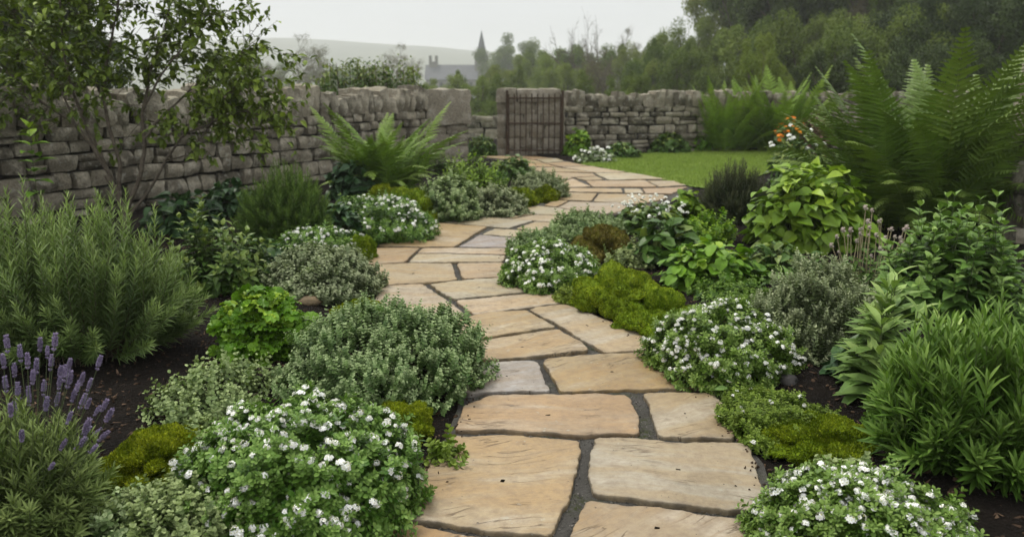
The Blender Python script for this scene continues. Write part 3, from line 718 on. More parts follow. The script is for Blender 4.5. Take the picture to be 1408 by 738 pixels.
def moss(label, box, mat, n=24000, asp=.8, lump=.10, freq=3.5, blade=.010, group='moss cushions beside the path'):
    t, rx, ry, h = plant_base('moss_cushion', label, 'moss', box, asp * 1.6, group, .36); sd_ = ns(); g = Geo()
    nu, nv = 90, 26; u = np.linspace(0, 2 * math.pi, nu, endpoint=False); v = np.linspace(0, 1, nv)
    U, Vv = np.meshgrid(u, v); D = np.c_[(np.cos(U) * np.sin(Vv * math.pi / 2 * 1.08)).ravel(), (np.sin(U) * np.sin(Vv * math.pi / 2 * 1.08)).ravel(), np.cos(Vv * math.pi / 2 * 1.08).ravel()]
    KZ = RNG.uniform(-.05, 1, 34); KA = np.arange(34) * 2.4 + RNG.random(34); KS = np.sqrt(1 - np.clip(KZ, 0, 1) ** 2); KC = np.c_[KS * np.cos(KA), KS * np.sin(KA), KZ]; KR = RNG.uniform(.24, .5, 34)
    def surf(D):
        dd = np.linalg.norm(D[:, None] - KC[None], axis=2) / KR[None]; b = np.sqrt(np.clip(1 - dd ** 2, 0, 1)).max(1)
        k = .58 + .48 * b + lump * fbm(D * freq + sd_ * 3.3, 2, sd_) + .03 * fbm(D * 14 + sd_, 2, sd_ + 40)
        return D * (k * (1 + (1 - D[:, 2].clip(0, 1)) * .25 * fbm(np.c_[nrm(D[:, :2] + 1e-6) * 1.5 + sd_ * 1.7, np.zeros(len(D))], 3, sd_ + 3)))[:, None] * [rx, ry, h]
    i, j = np.meshgrid(np.arange(nv - 1), np.arange(nu), indexing='ij'); j2 = (j + 1) % nu
    q = np.stack([i * nu + j, (i + 1) * nu + j, (i + 1) * nu + j2, i * nu + j2], -1).reshape(-1, 4)
    P = surf(D); g.add(P, q, .15 + .5 * (vnoise(P * 60, 3) * .5 + .5), 0)
    z = RNG.uniform(-.05, 1, n); a = RNG.uniform(0, 6.283, n); s = np.sqrt(1 - z * z); D2 = np.c_[s * np.cos(a), s * np.sin(a), z]; P2 = surf(D2)
    d = nrm(D2 / [rx, ry, h] * min(rx, h) + [0, 0, .25] + RNG.normal(0, .45, (n, 3)))
    tipv = np.clip(.5 + 1.1 * fbm(P2 * 16, 2, 8), 0, 1)
    g.inst(SMALL, P2 - d * .002, frames(d, RNG.normal(size=(n, 3))), blade * RNG.uniform(.5, 1.25, n), np.clip(.5 + .5 * vnoise(P2 * 25, 5) + RNG.normal(0, .3, n), 0, 1), tipv * RNG.random(n))
    g.obj('cushion', M[mat], t, smooth=False); return t, rx, ry, h, sd_

def curved_stems(n, base_r, rx, ry, h, lean=1.0, hvar=.25, zmin=.1):
    """quadratic stems from a small foot to the outline of a dome; returns point function"""
    u = 1 - (1 - zmin) * RNG.random(n) ** 1.0; a = RNG.uniform(0, 6.283, n); s = np.sqrt(1 - u * u)
    E = np.c_[s * np.cos(a) * rx, s * np.sin(a) * ry, u * h] * RNG.uniform(1 - hvar, 1.05, n)[:, None]
    rb = np.sqrt(RNG.random(n)) * base_r; B = np.c_[rb * np.cos(a) * 1, rb * np.sin(a) * (ry / rx), np.zeros(n)] + RNG.normal(0, .01, (n, 3)) * [1, 1, 0]
    Mid = np.c_[B[:, :2] * .35 + E[:, :2] * .65, E[:, 2] * .42]
    f = lambda t: (B * ((1 - t) ** 2)[:, None] + Mid * (2 * t * (1 - t))[:, None] + E * (t * t)[:, None])
    df = lambda t: nrm((Mid - B) * (2 * (1 - t))[:, None] + (E - Mid) * (2 * t)[:, None])
    return f, df, np.linalg.norm(E - B, axis=1) * 1.1
def needle_bush(name, label, cat, box, mat, n, npl, size, asp=.75, base=.3, t0=.25, leaf=NEEDLE, ang=.9, zmin=.1, hvar=.25, group=None, stem='twig', pairs=False, sw=.002):
    t, rx, ry, h = plant_base(name, label, cat, box, asp, group); g = Geo(); gs = Geo()
    f, df, Ls = curved_stems(n, rx * base, rx, ry, h, 1, hvar, zmin); rb = RNG.random(n)
    prev = f(np.zeros(n))
    for k in range(1, 7):
        cur = f(np.full(n, k / 6)); strands(gs, prev, cur, sw * (1.6 - k / 6)); prev = cur
    for k in range(npl):
        tt = t0 + (1 - t0) * (k + RNG.random(n) * .8) / npl; tt = np.minimum(tt, 1.0); P = f(tt); T = df(tt); R = frames(T, np.tile([[.3, .5, .8]], (n, 1)) + RNG.normal(0, .01, (n, 3)))
        a = k * 2.4 + rb * 6; side = R[:, :, 0] * np.cos(a)[:, None] + R[:, :, 2] * np.sin(a)[:, None]
        up = ang + .9 * np.clip((tt - .8) / .2, 0, 1)
        d = nrm(side + T * up[:, None] + RNG.normal(0, .12, (n, 3)))
        s = size * RNG.uniform(.7, 1.15, n) * (1 - .45 * np.clip((tt - .75) / .25, 0, 1) ** 2)
        g.inst(leaf, P, frames(d, nrm(T - side * .3)), s, np.clip(rb * .5 + .5 * RNG.random(n), 0, 1), np.clip((tt - .7) / .3, 0, 1) * RNG.uniform(.2, 1, n))
    g.obj('foliage', M[mat], t); gs.obj('stem', M[stem], t); return t, rx, ry, h
def leaf_stems(name, label, cat, box, mat, n, nodes, leaf, size, asp=.75, base=.5, zmin=.35, hvar=.35, group=None, taper=.55, t0=.2, el=.35, droop=.0, each=False):
    """upright stems with opposite pairs of leaves, each pair turned a quarter"""
    t, rx, ry, h = plant_base(name, label, cat, box, asp, group); g = Geo(); gs = Geo()
    f, df, Ls = curved_stems(n, rx * base, rx, ry, h, 1, hvar, zmin); a0 = RNG.uniform(0, 6.28, n); rb = RNG.random(n); prev = f(np.zeros(n))
    for k in range(1, 6):
        cur = f(np.full(n, k / 5)); strands(gs, prev, cur, .0035 * (1.4 - k / 6)); prev = cur
    for k in range(nodes):
        x_ = k / (nodes - 1); tt = np.full(n, t0 + (1 - t0) * x_ ** .85); P = f(tt); T = df(tt); R = frames(T, np.tile([[.3, .5, .8]], (n, 1)))
        for j in (0, 1):
            a = a0 + k * math.pi / 2 + j * math.pi + RNG.normal(0, .2, n); side = R[:, :, 0] * np.cos(a)[:, None] + R[:, :, 2] * np.sin(a)[:, None]
            e = el - droop * (1 - x_) + 1.0 * x_ ** 4; d = nrm(side + T * e + RNG.normal(0, .15, (n, 3)))
            s = size * RNG.uniform(.75, 1.15, n) * (1 - taper * x_ ** 2)
            g.inst(leaf, P, frames(d, nrm(T - side * .3 * e)), s, np.clip(rb * .4 + .6 * RNG.random(n), 0, 1), x_ ** 3 * RNG.uniform(.3, 1, n))
    g.obj('foliage', M[mat], t); gs.obj('stem', M['stem'], t); return t, rx, ry, h

def frond_mesh(length, width, arch, mat, pairs=26, sub=11, a0=1.35, wf=1.12):
    g = Geo(); k = 40; tt = np.linspace(0, 1, k); ang = a0 - arch * tt ** 1.4; step = length / (k - 1)
    y = np.r_[0, np.cumsum(np.cos(ang[:-1]) * step)]; z_ = np.r_[0, np.cumsum(np.sin(ang[:-1]) * step)]; x_ = .03 * length * np.sin(tt * 2.5 + RNG.random() * 3)
    pts = np.c_[x_, y, z_]; tube(g, pts, .0045 * length * (1.1 - tt), 4, .9, .8)
    for i in range(pairs):
        t = .12 + .86 * (i / (pairs - 1)); idx = t * (k - 1); b = int(idx); fr = idx - b; b2 = min(b + 1, k - 1)
        P = pts[b] * (1 - fr) + pts[b2] * fr; T = nrm(pts[b2] - pts[max(b - 1, 0)]); X = np.array([1., 0, 0]); N = nrm(np.cross(X, T))
        if N[2] < 0 and N[1] > 0: N = N
        l = width * (math.sin(math.pi * min(1, (.10 + .9 * t)) ** .75) ** .8 if t < .97 else .12) * (1 - .1 * RNG.random()); l = max(l, .03 * width)
        for sd_ in (-1, 1):
            d = nrm(X * sd_ + T * (.30 + .5 * t) + N * RNG.uniform(-.22, .02) + RNG.normal(0, .05, 3))
            g.inst(PINNA, P[None], frames(d[None], (N + X * sd_ * .25)[None]), np.array([[length * .86 / pairs * wf, l, l]]), np.array([RNG.random()]), t * .55)
    return g.mesh('frond', M[mat])
def fern(label, loc, n, length, mat, archs=(.7, 1.2, 1.8), wid=.2, pairs=26, sub=11, group=None, tilt=.5, off=.12, a_rng=(0, 6.283)):
    t = thing('fern', label, 'fern', loc, group); ms = [frond_mesh(length, length * wid * RNG.uniform(.9, 1.1), a, mat, pairs, sub) for a in archs for _ in range(2)]
    for i in range(n):
        a = a_rng[0] + (a_rng[1] - a_rng[0]) * ((i * .618 + RNG.normal(0, .05)) % 1); q_ = i / n
        sc = RNG.uniform(.65, 1.05) * (1 - .36 * q_); rr = off * math.sqrt(RNG.random()); ra = RNG.random() * 6.28; me = ms[int(min(len(ms) - 1, q_ * len(ms)))]
        o = child('frond', me, t, (.06 * length * math.cos(a) + rr * math.cos(ra), .06 * length * math.sin(a) + rr * math.sin(ra), 0), None, sc)
        o.rotation_euler = (-tilt * q_ * RNG.uniform(.6, 1.3), RNG.normal(0, .15), a - math.pi / 2); 
    return t

# ------------------------------------------------------------------ masonry
CUBE = cube_tpl(5)
def rough_block(P0, ax, half, seed, rough=.05, rnd=.22):
    """one hewn block: a rounded box with a noisy surface; ax = (along, across, up)"""
    v, q = CUBE; v = v.copy()
    l = np.linalg.norm(v, axis=1, keepdims=True); mx = np.abs(v).max(1, keepdims=True)
    sph = v / l * 1.25; v = v * (1 - rnd) + sph * rnd
    J = np.random.default_rng(seed).uniform(-.16, .16, (8, 3)); cw = [((v[:, 0] * a + 1) / 2) * ((v[:, 1] * b + 1) / 2) * ((v[:, 2] * c + 1) / 2) for a in (-1, 1) for b in (-1, 1) for c in (-1, 1)]
    if rnd > .2: v = v + sum(w_[:, None] * j_ for w_, j_ in zip(cw, J)) * min(1, rough / .05)
    v = v * half; v = v + nrm(v) * (min(half) * rough * 4 * fbm(v * (1.2 / max(half)) * 2 + seed * 5.1, 3, seed))[:, None]
    return P0 + v[:, :1] * ax[0] + v[:, 1:2] * ax[1] + v[:, 2:3] * ax[2], q
def wall(name, label, A, B, hgt, thick, mat, cope_h, cope_w, courses=7, stone_w=(.18, .42), cope_lean=.1, z0=-.1, jig=.04, hprof=None, cap=True):
    A, B = np.array([*A[:2], 0.]), np.array([*B[:2], 0.]); L_ = np.linalg.norm(B - A); al = (B - A) / L_; ac = np.array([-al[1], al[0], 0]); up = np.array([0, 0, 1.])
    t = thing(name, label, 'wall', A); g = Geo()
    v = np.array([[s, c, z] for s in (0, L_) for c in (-.5, .5) for z in (0, 1)], float); v = np.array([al * s + ac * c * (thick - .16) + up * (z0 + z * (hgt - .03 - z0)) for s, c, z in v])
    g.add(v, [(0, 1, 3, 2), (4, 6, 7, 5), (0, 4, 5, 1), (2, 3, 7, 6), (1, 5, 7, 3), (0, 2, 6, 4)]); g.obj('rubble_core', M['core'], t)
    g = Geo(); zc = z0; hs_ = RNG.uniform(.8, 1.25, courses); hs_ *= np.linspace(1.25, .8, courses); hs_ = hs_ / hs_.sum() * (hgt - z0)
    for k, ch in enumerate(hs_):
        s = -RNG.random() * .1
        while s < L_:
            w_ = RNG.uniform(*stone_w) * (1.2 - .05 * k); hh = ch
            if s + w_ > L_ + .05: w_ = max(.08, L_ - s + .02)
            split = RNG.random() < .14 and ch > .13
            for pc in ((.27, .73) if split else (.5,)):
                h2 = hh * (.5 if split else 1); c = al * (s + w_ / 2) + ac * RNG.normal(0, .012) + up * (zc + (pc if not split else (pc)) * hh + RNG.normal(0, .004))
                vv, qq = rough_block(c, (al, ac, up), (w_ / 2 * .93, thick / 2 * RNG.uniform(.9, 1.08), h2 / 2 * .91), int(RNG.integers(1e6)),   .05, .26)
                g.add(vv, qq, RNG.random())
            s += w_ + .008
        zc += ch
    g.obj('stonework', M[mat], t, smooth=True)
    if cap:
        s = .02; k = 0
        while s < L_ - .03:
            w_ = min(RNG.uniform(*cope_w), L_ - s + .03); hh = cope_h * RNG.uniform(.68, 1.22) * (hprof(s / L_) if hprof else 1); sd_ = int(RNG.integers(1e6)); ln = RNG.normal(0, cope_lean)
            u2 = nrm(up + al * ln); a2 = np.cross(ac, u2) * 1.0; g = Geo(); vv, qq = rough_block(np.zeros(3), (a2, ac, u2), (w_ / 2 * 1.05, thick / 2 * RNG.uniform(.95, 1.12), hh / 2), sd_, .065, .28); g.add(vv, qq, RNG.random())
            o = g.obj('coping_stone', M[mat], t, smooth=True); o.location = al * (s + w_ / 2) + up * (hgt + hh / 2 - .03)
            s += w_ + .006; k += 1
    return t

LA, LB = gp(-330, 365), gp(588, 226)
def lprof(u): return 1.0 + (.25 if .50 < u < .56 else 0) 
wall('stone_wall', 'mossy dry stone wall with upright coping behind the slender tree', LA, LB, 0.92, .42, 'rubble', .35, (.13, .24), 6, (.14, .32), .16, hprof=lprof)
RA, RB = gp(776, 211), gp(1330, 202)
wall('stone_wall', 'dry stone wall with upright coping between gate and tall ferns', RA, RB, .92, .42, 'rubble', .27, (.13, .26), 7, (.14, .42), .1)
FA, FB = at(540, 158, 24.), at(790, 158, 24.)
wall('stone_wall', 'low weathered stone wall seen through the gateway', FA, FB, .28, .4, 'rubble', .16, (.2, .4), 3, (.25, .5), .06, z0=-.6)

def pier(name, label, c, ax, wid, thick, blocks, mat='granite'):
    al = nrm(np.array([*ax[:2], 0.])); ac = np.array([-al[1], al[0], 0]); up = np.array([0, 0, 1.]); t = thing(name, label, 'pillar', (c[0], c[1], 0)); g = Geo(); z = -.1
    for h, row in blocks:
        tot = sum(row); s = -wid / 2
        for w_ in row:
            ww = wid * w_ / tot; vv, qq = rough_block(al * (s + ww / 2) + up * (z + h / 2), (al, ac, up), (ww / 2, thick / 2, h / 2), int(RNG.integers(1e6)), .035, .2); g.add(vv, qq, RNG.random()); s += ww
        z += h
    g.obj('stonework', M[mat], t, smooth=True); return t, al, ac, z
pc = gp(614, 226); wd = LB[:2] - LA[:2]
t, al, ac, zt = pier('gate_pier', 'square granite gate pier with one big block on top', pc, (1, .25), .66, .55, [(.22, (1, .8)), (.2, (.6, 1)), (.2, (1, .9)), (.17, (.8, 1))])
g = Geo(); vv, qq = rough_block(np.zeros(3), (al, ac, np.array([0, 0, 1.])), (.375, .33, .285), 77, .03, .2); g.add(vv, qq, .7); o = g.obj('cap_block', M['granite'], t, smooth=True); o.location = (0, 0, zt + .27)
gc = (at(684, 215, 15.2) + at(776, 215, 15.2)) / 2
t, al, ac, zt = pier('gate_pier', 'broad low stone pier behind the rusty gate', gc + [0, .25, 0], (1, -.04), 1.27, .5, [(.24, (.35, 1, .8, .7)), (.2, (.35, .7, .9, 1)), (.24, (.35, 1, .6, .8)), (.2, (.35, .8, .7, 1)), (.24, (.35, 1, 1))])
g = Geo()
for k, (s, w_) in enumerate(((-.46, .36), (-.05, .42), (.36, .4))):
    vv, qq = rough_block(al * s + np.array([0, 0, zt + .10]), (al, ac, np.array([0, 0, 1.])), (w_ / 2 * 1.02, .28, .12), 30 + k, .04, .28); g.add(vv, qq, RNG.random())
g.obj('cap_stone', M['granite'], t, smooth=True)

# rusty gate folded back against the pier
gt = thing('iron_gate', 'rusty iron bar gate folded open against the broad pier', 'gate', gc + [.0, -.12, 0]); gw = 1.0
g = Geo()
for z in (.12, .62, 1.08): tube(g, [(-gw / 2 + .06, 0, z), (gw / 2 + .06, 0, z)], .017, 6)
g.obj('rail', M['rust'], gt)
for s in np.linspace(-gw / 2 + .08, gw / 2 + .04, 10):
    g = Geo(); tube(g, [(s, -.005, .05), (s + .004, -.004, .6), (s, -.005, 1.15 + .02 * RNG.random())], .0115, 6); g.obj('bar', M['rust'], gt)
for s in (-gw / 2 + .05, gw / 2 + .08):
    g = Geo(); tube(g, [(s, 0, .0), (s, 0, 1.22)], .026, 8); g.obj('gate_stile', M['rust'], gt)
# rough pier at the picture's edge
pc = at(1428, 290, 6.6)
t = thing('stone_pier', 'tall rough grey stone pier behind the largest fern', 'pillar', (pc[0], pc[1], 0)); g = Geo(); z = -.1
for k in range(9):
    h = .27; w_ = .21 * (1.25 - .045 * k); vv, qq = rough_block(np.array([.012 * k - .03, RNG.normal(0, .01), z + h / 2]), np.eye(3), (w_, .24, h / 2 * 1.02), 200 + k, .05, .22); g.add(vv, qq, RNG.random()); z += h * .97
g.obj('stonework', M['rubble'], t, smooth=True)

# ------------------------------------------------------------------ distant land, church, trees
def hill():
    g = Geo(); px = np.linspace(-900, 2300, 130); yy = np.interp(px, [-900, -200, 200, 330, 400, 480, 560, 660, 760, 900, 1200, 2300], [92, 84, 66, 59, 57, 61, 66, 73, 84, 94, 100, 100])
    rows = []
    for k, (Y, f) in enumerate(((420, -.06), (560, .10), (720, .36), (880, .70), (1020, .93), (1120, 1.0), (1300, .9), (1700, .2))):
        zt = CAMH + (118 - yy) / F * 1120; rows.append(np.c_[(px - CX) / F * Y, np.full(130, Y), -4 + (zt + 4) * f + 1.2 * f * vnoise(np.c_[px * .02, np.full(130, k), np.zeros(130)], 4)])
    V = np.concatenate(rows); i, j = np.meshgrid(np.arange(len(rows) - 1), np.arange(129), indexing='ij'); q = np.stack([i * 130 + j, i * 130 + j + 1, (i + 1) * 130 + j + 1, (i + 1) * 130 + j], -1).reshape(-1, 4)
    g.add(V, q); M['hill'] = field_mat('hill_grass', (.085, .095, .065), (.12, .125, .085), .012)
    tag(g.obj('hills', M['hill'], smooth=True), 'low hills fading into mist', kind='structure')
hill()
def box(g, x0, x1, y0, y1, z0, z1, mat=0):
    v = [(x, y, z) for x in (x0, x1) for y in (y0, y1) for z in (z0, z1)]; g.add(v, [(0, 1, 3, 2), (4, 6, 7, 5), (0, 4, 5, 1), (2, 3, 7, 6), (1, 5, 7, 3), (0, 2, 6, 4)], mat=mat)
D = 240.; cpos = at(636, 118, D); ch = thing('church', 'grey church with slate nave roof and pointed spire in the mist', 'church', (cpos[0], D, -4.2))
def X(px): return (px - 636) / F * D
Zg = 4.2
g = Geo(); x0, x1 = X(589), X(655); ze, zr = Zg + 1.3 + 9 / F * D, Zg + 1.3 + 27 / F * D
box(g, x0, x1, -4, 4, 0, ze)
for xx in (x0 + .05, x1 - .35):
    g.add([(xx, -4, ze), (xx + .3, -4, ze), (xx + .3, 4, ze), (xx, 4, ze), (xx, 0, zr - .1), (xx + .3, 0, zr - .1)], [(0, 1, 5, 4), (2, 3, 4, 5), (0, 4, 4, 3), (1, 2, 5, 5)][:2])
    g.add([(xx, -4, ze), (xx, 4, ze), (xx, .05, zr - .1), (xx, -.05, zr - .1)], [(0, 1, 2, 3)])
g.obj('nave', M['church'], ch)
g = Geo(); g.add([(x0 - .4, -4.5, ze - .3), (x1 + .4, -4.5, ze - .3), (x1 + .4, 0, zr), (x0 - .4, 0, zr), (x1 + .4, 4.5, ze - .3), (x0 - .4, 4.5, ze - .3)], [(0, 1, 2, 3), (3, 2, 4, 5)]); g.obj('roof', M['slate'], ch)
for xx in np.linspace(x0 + 1.5, x1 - 1.5, 5):
    g = Geo(); box(g, xx - .45, xx + .45, -4.06, -3.9, 2.2, ze - 1.0); g.obj('window', M['glass'], ch)
xa, xb = X(653), X(671); zt2 = Zg + 1.3 + 34 / F * D; zs = Zg + 1.3 + 71 / F * D; xm = (xa + xb) / 2; hw = (xb - xa) / 2
g = Geo(); box(g, xa, xb, -hw, hw, 0, zt2); g.obj('tower', M['church'], ch)
g = Geo()
for k in range(8):
    a, b = k * math.pi / 4 + math.pi / 8, (k + 1) * math.pi / 4 + math.pi / 8; r = hw * .98
    g.add([(xm + r * math.cos(a), r * math.sin(a), zt2), (xm + r * math.cos(b), r * math.sin(b), zt2), (xm + .04 * math.cos(b), .04 * math.sin(b), zs), (xm + .04 * math.cos(a), .04 * math.sin(a), zs)], [(0, 1, 2, 3)])
g.obj('spire', M['slate'], ch)
for sx in (-1, 1):
    for sy in (-1, 1):
        g = Geo(); x_, y_ = xm + sx * hw * .85, sy * hw * .85; r = .32
        g.add([(x_ - r, y_ - r, zt2), (x_ + r, y_ - r, zt2), (x_ + r, y_ + r, zt2), (x_ - r, y_ + r, zt2)] + [(x_ + dx * .02, y_ + dy * .02, zt2 + 2.2) for dx, dy in ((-1, -1), (1, -1), (1, 1), (-1, 1))], [(0, 1, 5, 4), (1, 2, 6, 5), (2, 3, 7, 6), (3, 0, 4, 7)]); g.obj('pinnacle', M['church'], ch)
g = Geo(); box(g, X(592), X(595.5), -.7, .7, ze, zr + 2.6); box(g, X(600), X(603.5), -.7, .7, ze, zr + 2.6); box(g, X(592), X(603.5), -.8, .8, zr - 1, zr + .9); g.obj('bellcote', M['church'], ch)

def branch(g, p, d, L_, r, depth, ends, kids=3, spread=.6, grav=0.03, seg=5, mat=0):
    pts = [p.copy()]; dd = d.copy()
    for k in range(seg):
        dd = nrm(dd + RNG.normal(0, .13, 3) + [0, 0, grav]); pts.append(pts[-1] + dd * L_ / seg)
    pts = np.array(pts); tube(g, pts, r * np.linspace(1, .55, seg + 1), 5 if depth > 1 else 4, .5, 0, mat)
    if depth <= 0: ends.append((pts[-1], dd, pts)); return
    for k in range(kids):
        t = RNG.uniform(.45, 1.0); i = min(int(t * seg), seg - 1); q = pts[i] * (1 - (t * seg - i)) + pts[i + 1] * (t * seg - i)
        nd_ = nrm(dd + RNG.normal(0, spread, 3)); branch(g, q, nd_, L_ * RNG.uniform(.55, .8), r * .55, depth - 1, ends, kids, spread, grav, max(3, seg - 1), mat)
    branch(g, pts[-1], nrm(dd + RNG.normal(0, spread * .4, 3)), L_ * .7, r * .55, depth - 1, ends, kids, spread, grav, max(3, seg - 1), mat)
def tree_proto(kind, nleaf, ls, leafm):
    """10 m tall tree: trunk with limbs, crown of leaf clumps round the limb ends"""
    g = Geo(); ends = []
    H = {'oak': (2.2, 3.4), 'tall': (3.0, 3.0), 'bare': (2.6, 3.2), 'bush': (.8, 3.2)}[kind]
    tr = np.array([[0, 0, -.3], [.05, 0, H[0] * .5], [0, .06, H[0]]]); tube(g, tr, [.30, .24, .21], 8)
    nl = {'oak': 7, 'tall': 6, 'bare': 6, 'bush': 9}[kind]
    for k in range(nl):
        a = k * 2.4 + RNG.random(); el = RNG.uniform(.2, 1.15) if kind != 'tall' else RNG.uniform(.9, 1.5)
        branch(g, tr[-1] * [1, 1, RNG.uniform(.6, 1)], np.array([math.cos(a) * math.cos(el), math.sin(a) * math.cos(el), math.sin(el)]), H[1] * RNG.uniform(.75, 1.1), .12 if kind != 'bare' else .19, 2 if kind != 'bare' else 4, ends, 2 if kind != 'bare' else 2, .5 if kind != 'bare' else .62, .03 if kind != 'bare' else .0)
    gl = Geo(); E = np.array([e[0] for e in ends]); 
    if nleaf:
        per = max(1, nleaf // len(E)); r = {'oak': 1.0, 'tall': .85, 'bush': .75, 'bare': .5}[kind]
        D_ = nrm(RNG.normal(size=(len(E), per, 3))) * (RNG.random((len(E), per, 1)) ** .45) * r * RNG.uniform(.6, 1.3, (len(E), 1, 1)) * [1.15, 1.15, .8]
        P = (E[:, None] + D_).reshape(-1, 3); rn = np.repeat(RNG.random(len(E)), per) * .6 + .4 * RNG.random(len(P))
        d = nrm(D_.reshape(-1, 3) * .6 + RNG.normal(0, .5, P.shape) ); gl.inst(ROUNDQ, P, frames(d, nrm(nrm(D_.reshape(-1, 3)) * .9 + RNG.normal(0, .4, P.shape) + [0, 0, .6])), ls * RNG.uniform(.6, 1.3, len(P)), rn)
        P_all = P
    else: P_all = E
    zt = np.percentile(P_all[:, 2], 97); wd_ = np.percentile(np.abs(P_all[:, :2]), 97)
    return g.mesh('trunk', M['bark']), (gl.mesh('crown', M[leafm]) if nleaf else None), zt, wd_
PROTO = {
 'oak': [tree_proto('oak', 42000, .17, 'treeleaf') for _ in range(2)], 'oakpale': [tree_proto('oak', 42000, .16, 'treelight') for _ in range(2)],
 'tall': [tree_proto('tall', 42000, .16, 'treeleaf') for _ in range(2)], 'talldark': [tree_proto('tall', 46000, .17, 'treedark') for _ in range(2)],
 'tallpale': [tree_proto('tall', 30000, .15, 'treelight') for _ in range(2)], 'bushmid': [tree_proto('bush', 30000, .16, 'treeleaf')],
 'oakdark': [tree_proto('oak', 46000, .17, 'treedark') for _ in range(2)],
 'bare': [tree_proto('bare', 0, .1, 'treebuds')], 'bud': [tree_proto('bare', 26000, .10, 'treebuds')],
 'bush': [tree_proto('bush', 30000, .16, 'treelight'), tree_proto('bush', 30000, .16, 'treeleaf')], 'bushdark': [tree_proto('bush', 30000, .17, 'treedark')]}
def bgtree(kind, px, wpx, py, dist, label, group, name='tree', cat='tree', k=[0]):
    k[0] += 1; tm, cm, zt, wd_ = PROTO[kind][k[0] % len(PROTO[kind])]; top = at(px, py, dist); z0 = float(outer_z(top[0], dist)); sz = (top[2] - z0) / zt; sx = 1.2 * wpx / 2 / F * dist / wd_
    t = thing(name, label, cat, (top[0], dist, z0), group); t.scale = (sx, sx, sz); t.rotation_euler = (0, 0, RNG.random() * 6.28)
    child('trunk', tm, t)
    if cm: child('crown', cm, t)
G1 = 'hazy trees beyond the left wall'; G2 = 'trees and thickets beyond the gateway'; G3 = 'tall trees behind the right wall'
bgtree('bud', 398, 95, 68, 130, 'hazy half bare tree just beyond the slender tree by the wall', None)
bgtree('oak', 350, 70, 82, 180, 'small hazy tree left of the half bare one', None)
bgtree('bud', 545, 80, 80, 140, 'hazy brownish tree left of the church roof', None)
bgtree('oak', 702, 78, 62, 190, 'round domed misty tree right of the church spire', None)
for px, w_, py in ((470, 60, 98), (505, 70, 100), (455, 50, 104)): bgtree('oak', px, w_, py, 200, 'low misty tree on the far plain left of the church', 'low misty trees', )
for px, w_, py, dd in ((608, 60, 110, 60), (640, 50, 107, 62), (684, 50, 96, 66), (705, 55, 102, 55), (735, 60, 82, 85), (762, 50, 88, 70), (655, 50, 112, 48), (690, 70, 112, 45)):
    bgtree('bush' if dd < 64 else 'oakpale', px, w_, py, dd, 'rounded green thicket beyond the gateway below the church', G2, 'thicket', 'thicket')
bgtree('bare', 797, 74, 34, 75, 'leafless tree standing above the gate wall', None)
bgtree('bare', 832, 78, 44, 80, 'lower leafless tree beside the taller leafless one', None)
for px, w_, py, dd, kd in ((762, 74, 76, 95, 'oakpale'), (812, 70, 72, 90, 'oak'), (848, 74, 64, 82, 'bud'), (884, 70, 62, 75, 'oakpale'), (790, 64, 95, 62, 'oakpale'), (838, 74, 88, 58, 'bud'), (880, 64, 88, 52, 'oak'), (920, 70, 84, 48, 'oakpale'), (735, 56, 80, 100, 'oak'), (815, 60, 108, 40, 'bush'), (865, 60, 106, 36, 'bushmid')):
    bgtree(kd, px, w_, py, dd, 'muted green tree rising over the gate wall', 'trees over the gate wall')
for px, w_, py, dd, kd in ((930, 80, 42, 60, 'oakpale'), (905, 60, 66, 50, 'bushmid'), (950, 70, 72, 42, 'bushmid'), (1005, 88, -10, 62, 'oakpale'), (1055, 110, -60, 58, 'oak'), (1010, 90, 48, 42, 'oakpale'), (1090, 90, -60, 44, 'talldark'), (1065, 100, 40, 38, 'bushmid'),
   (1150, 170, -130, 52, 'oakpale'), (1205, 140, -90, 48, 'bud'), (1255, 160, -110, 46, 'oak'), (1330, 180, -120, 44, 'oakdark'), (1420, 190, -130, 42, 'oakdark'), (1500, 190, -110, 40, 'oak'), (1120, 110, 30, 36, 'oak'), (1175, 110, 45, 31, 'bushmid'), (1225, 120, 28, 32, 'oakpale'), (1285, 130, 15, 32, 'oakdark'), (1350, 140, 5, 31, 'oakdark'), (1420, 150, -10, 30, 'oakdark'),
   (1080, 170, -90, 70, 'oak'), (1200, 190, -120, 70, 'oak'), (1310, 190, -120, 68, 'oakdark'), (1420, 190, -120, 68, 'oakdark'), (1590, 220, -110, 44, 'oak'), (1060, 60, 85, 27, 'bush'), (1150, 90, 82, 27, 'bushdark'), (1240, 110, 75, 27, 'bushdark'), (1330, 110, 70, 26, 'bushdark')):
    bgtree(kd, px, w_, py, dd, 'tall shady tree in the dense wood behind the right wall', G3)
bgtree('bush', 1050, 62, 60, 24, 'bright rounded shrub above the far ferns', None, 'shrub', 'shrub')
bgtree('talldark', -20, 190, -60, 20, 'dark tree behind the wall at the far left', None)
bgtree('bushdark', 60, 130, 60, 16, 'dark shrub peeping over the wall behind the slender tree', None, 'shrub', 'shrub')

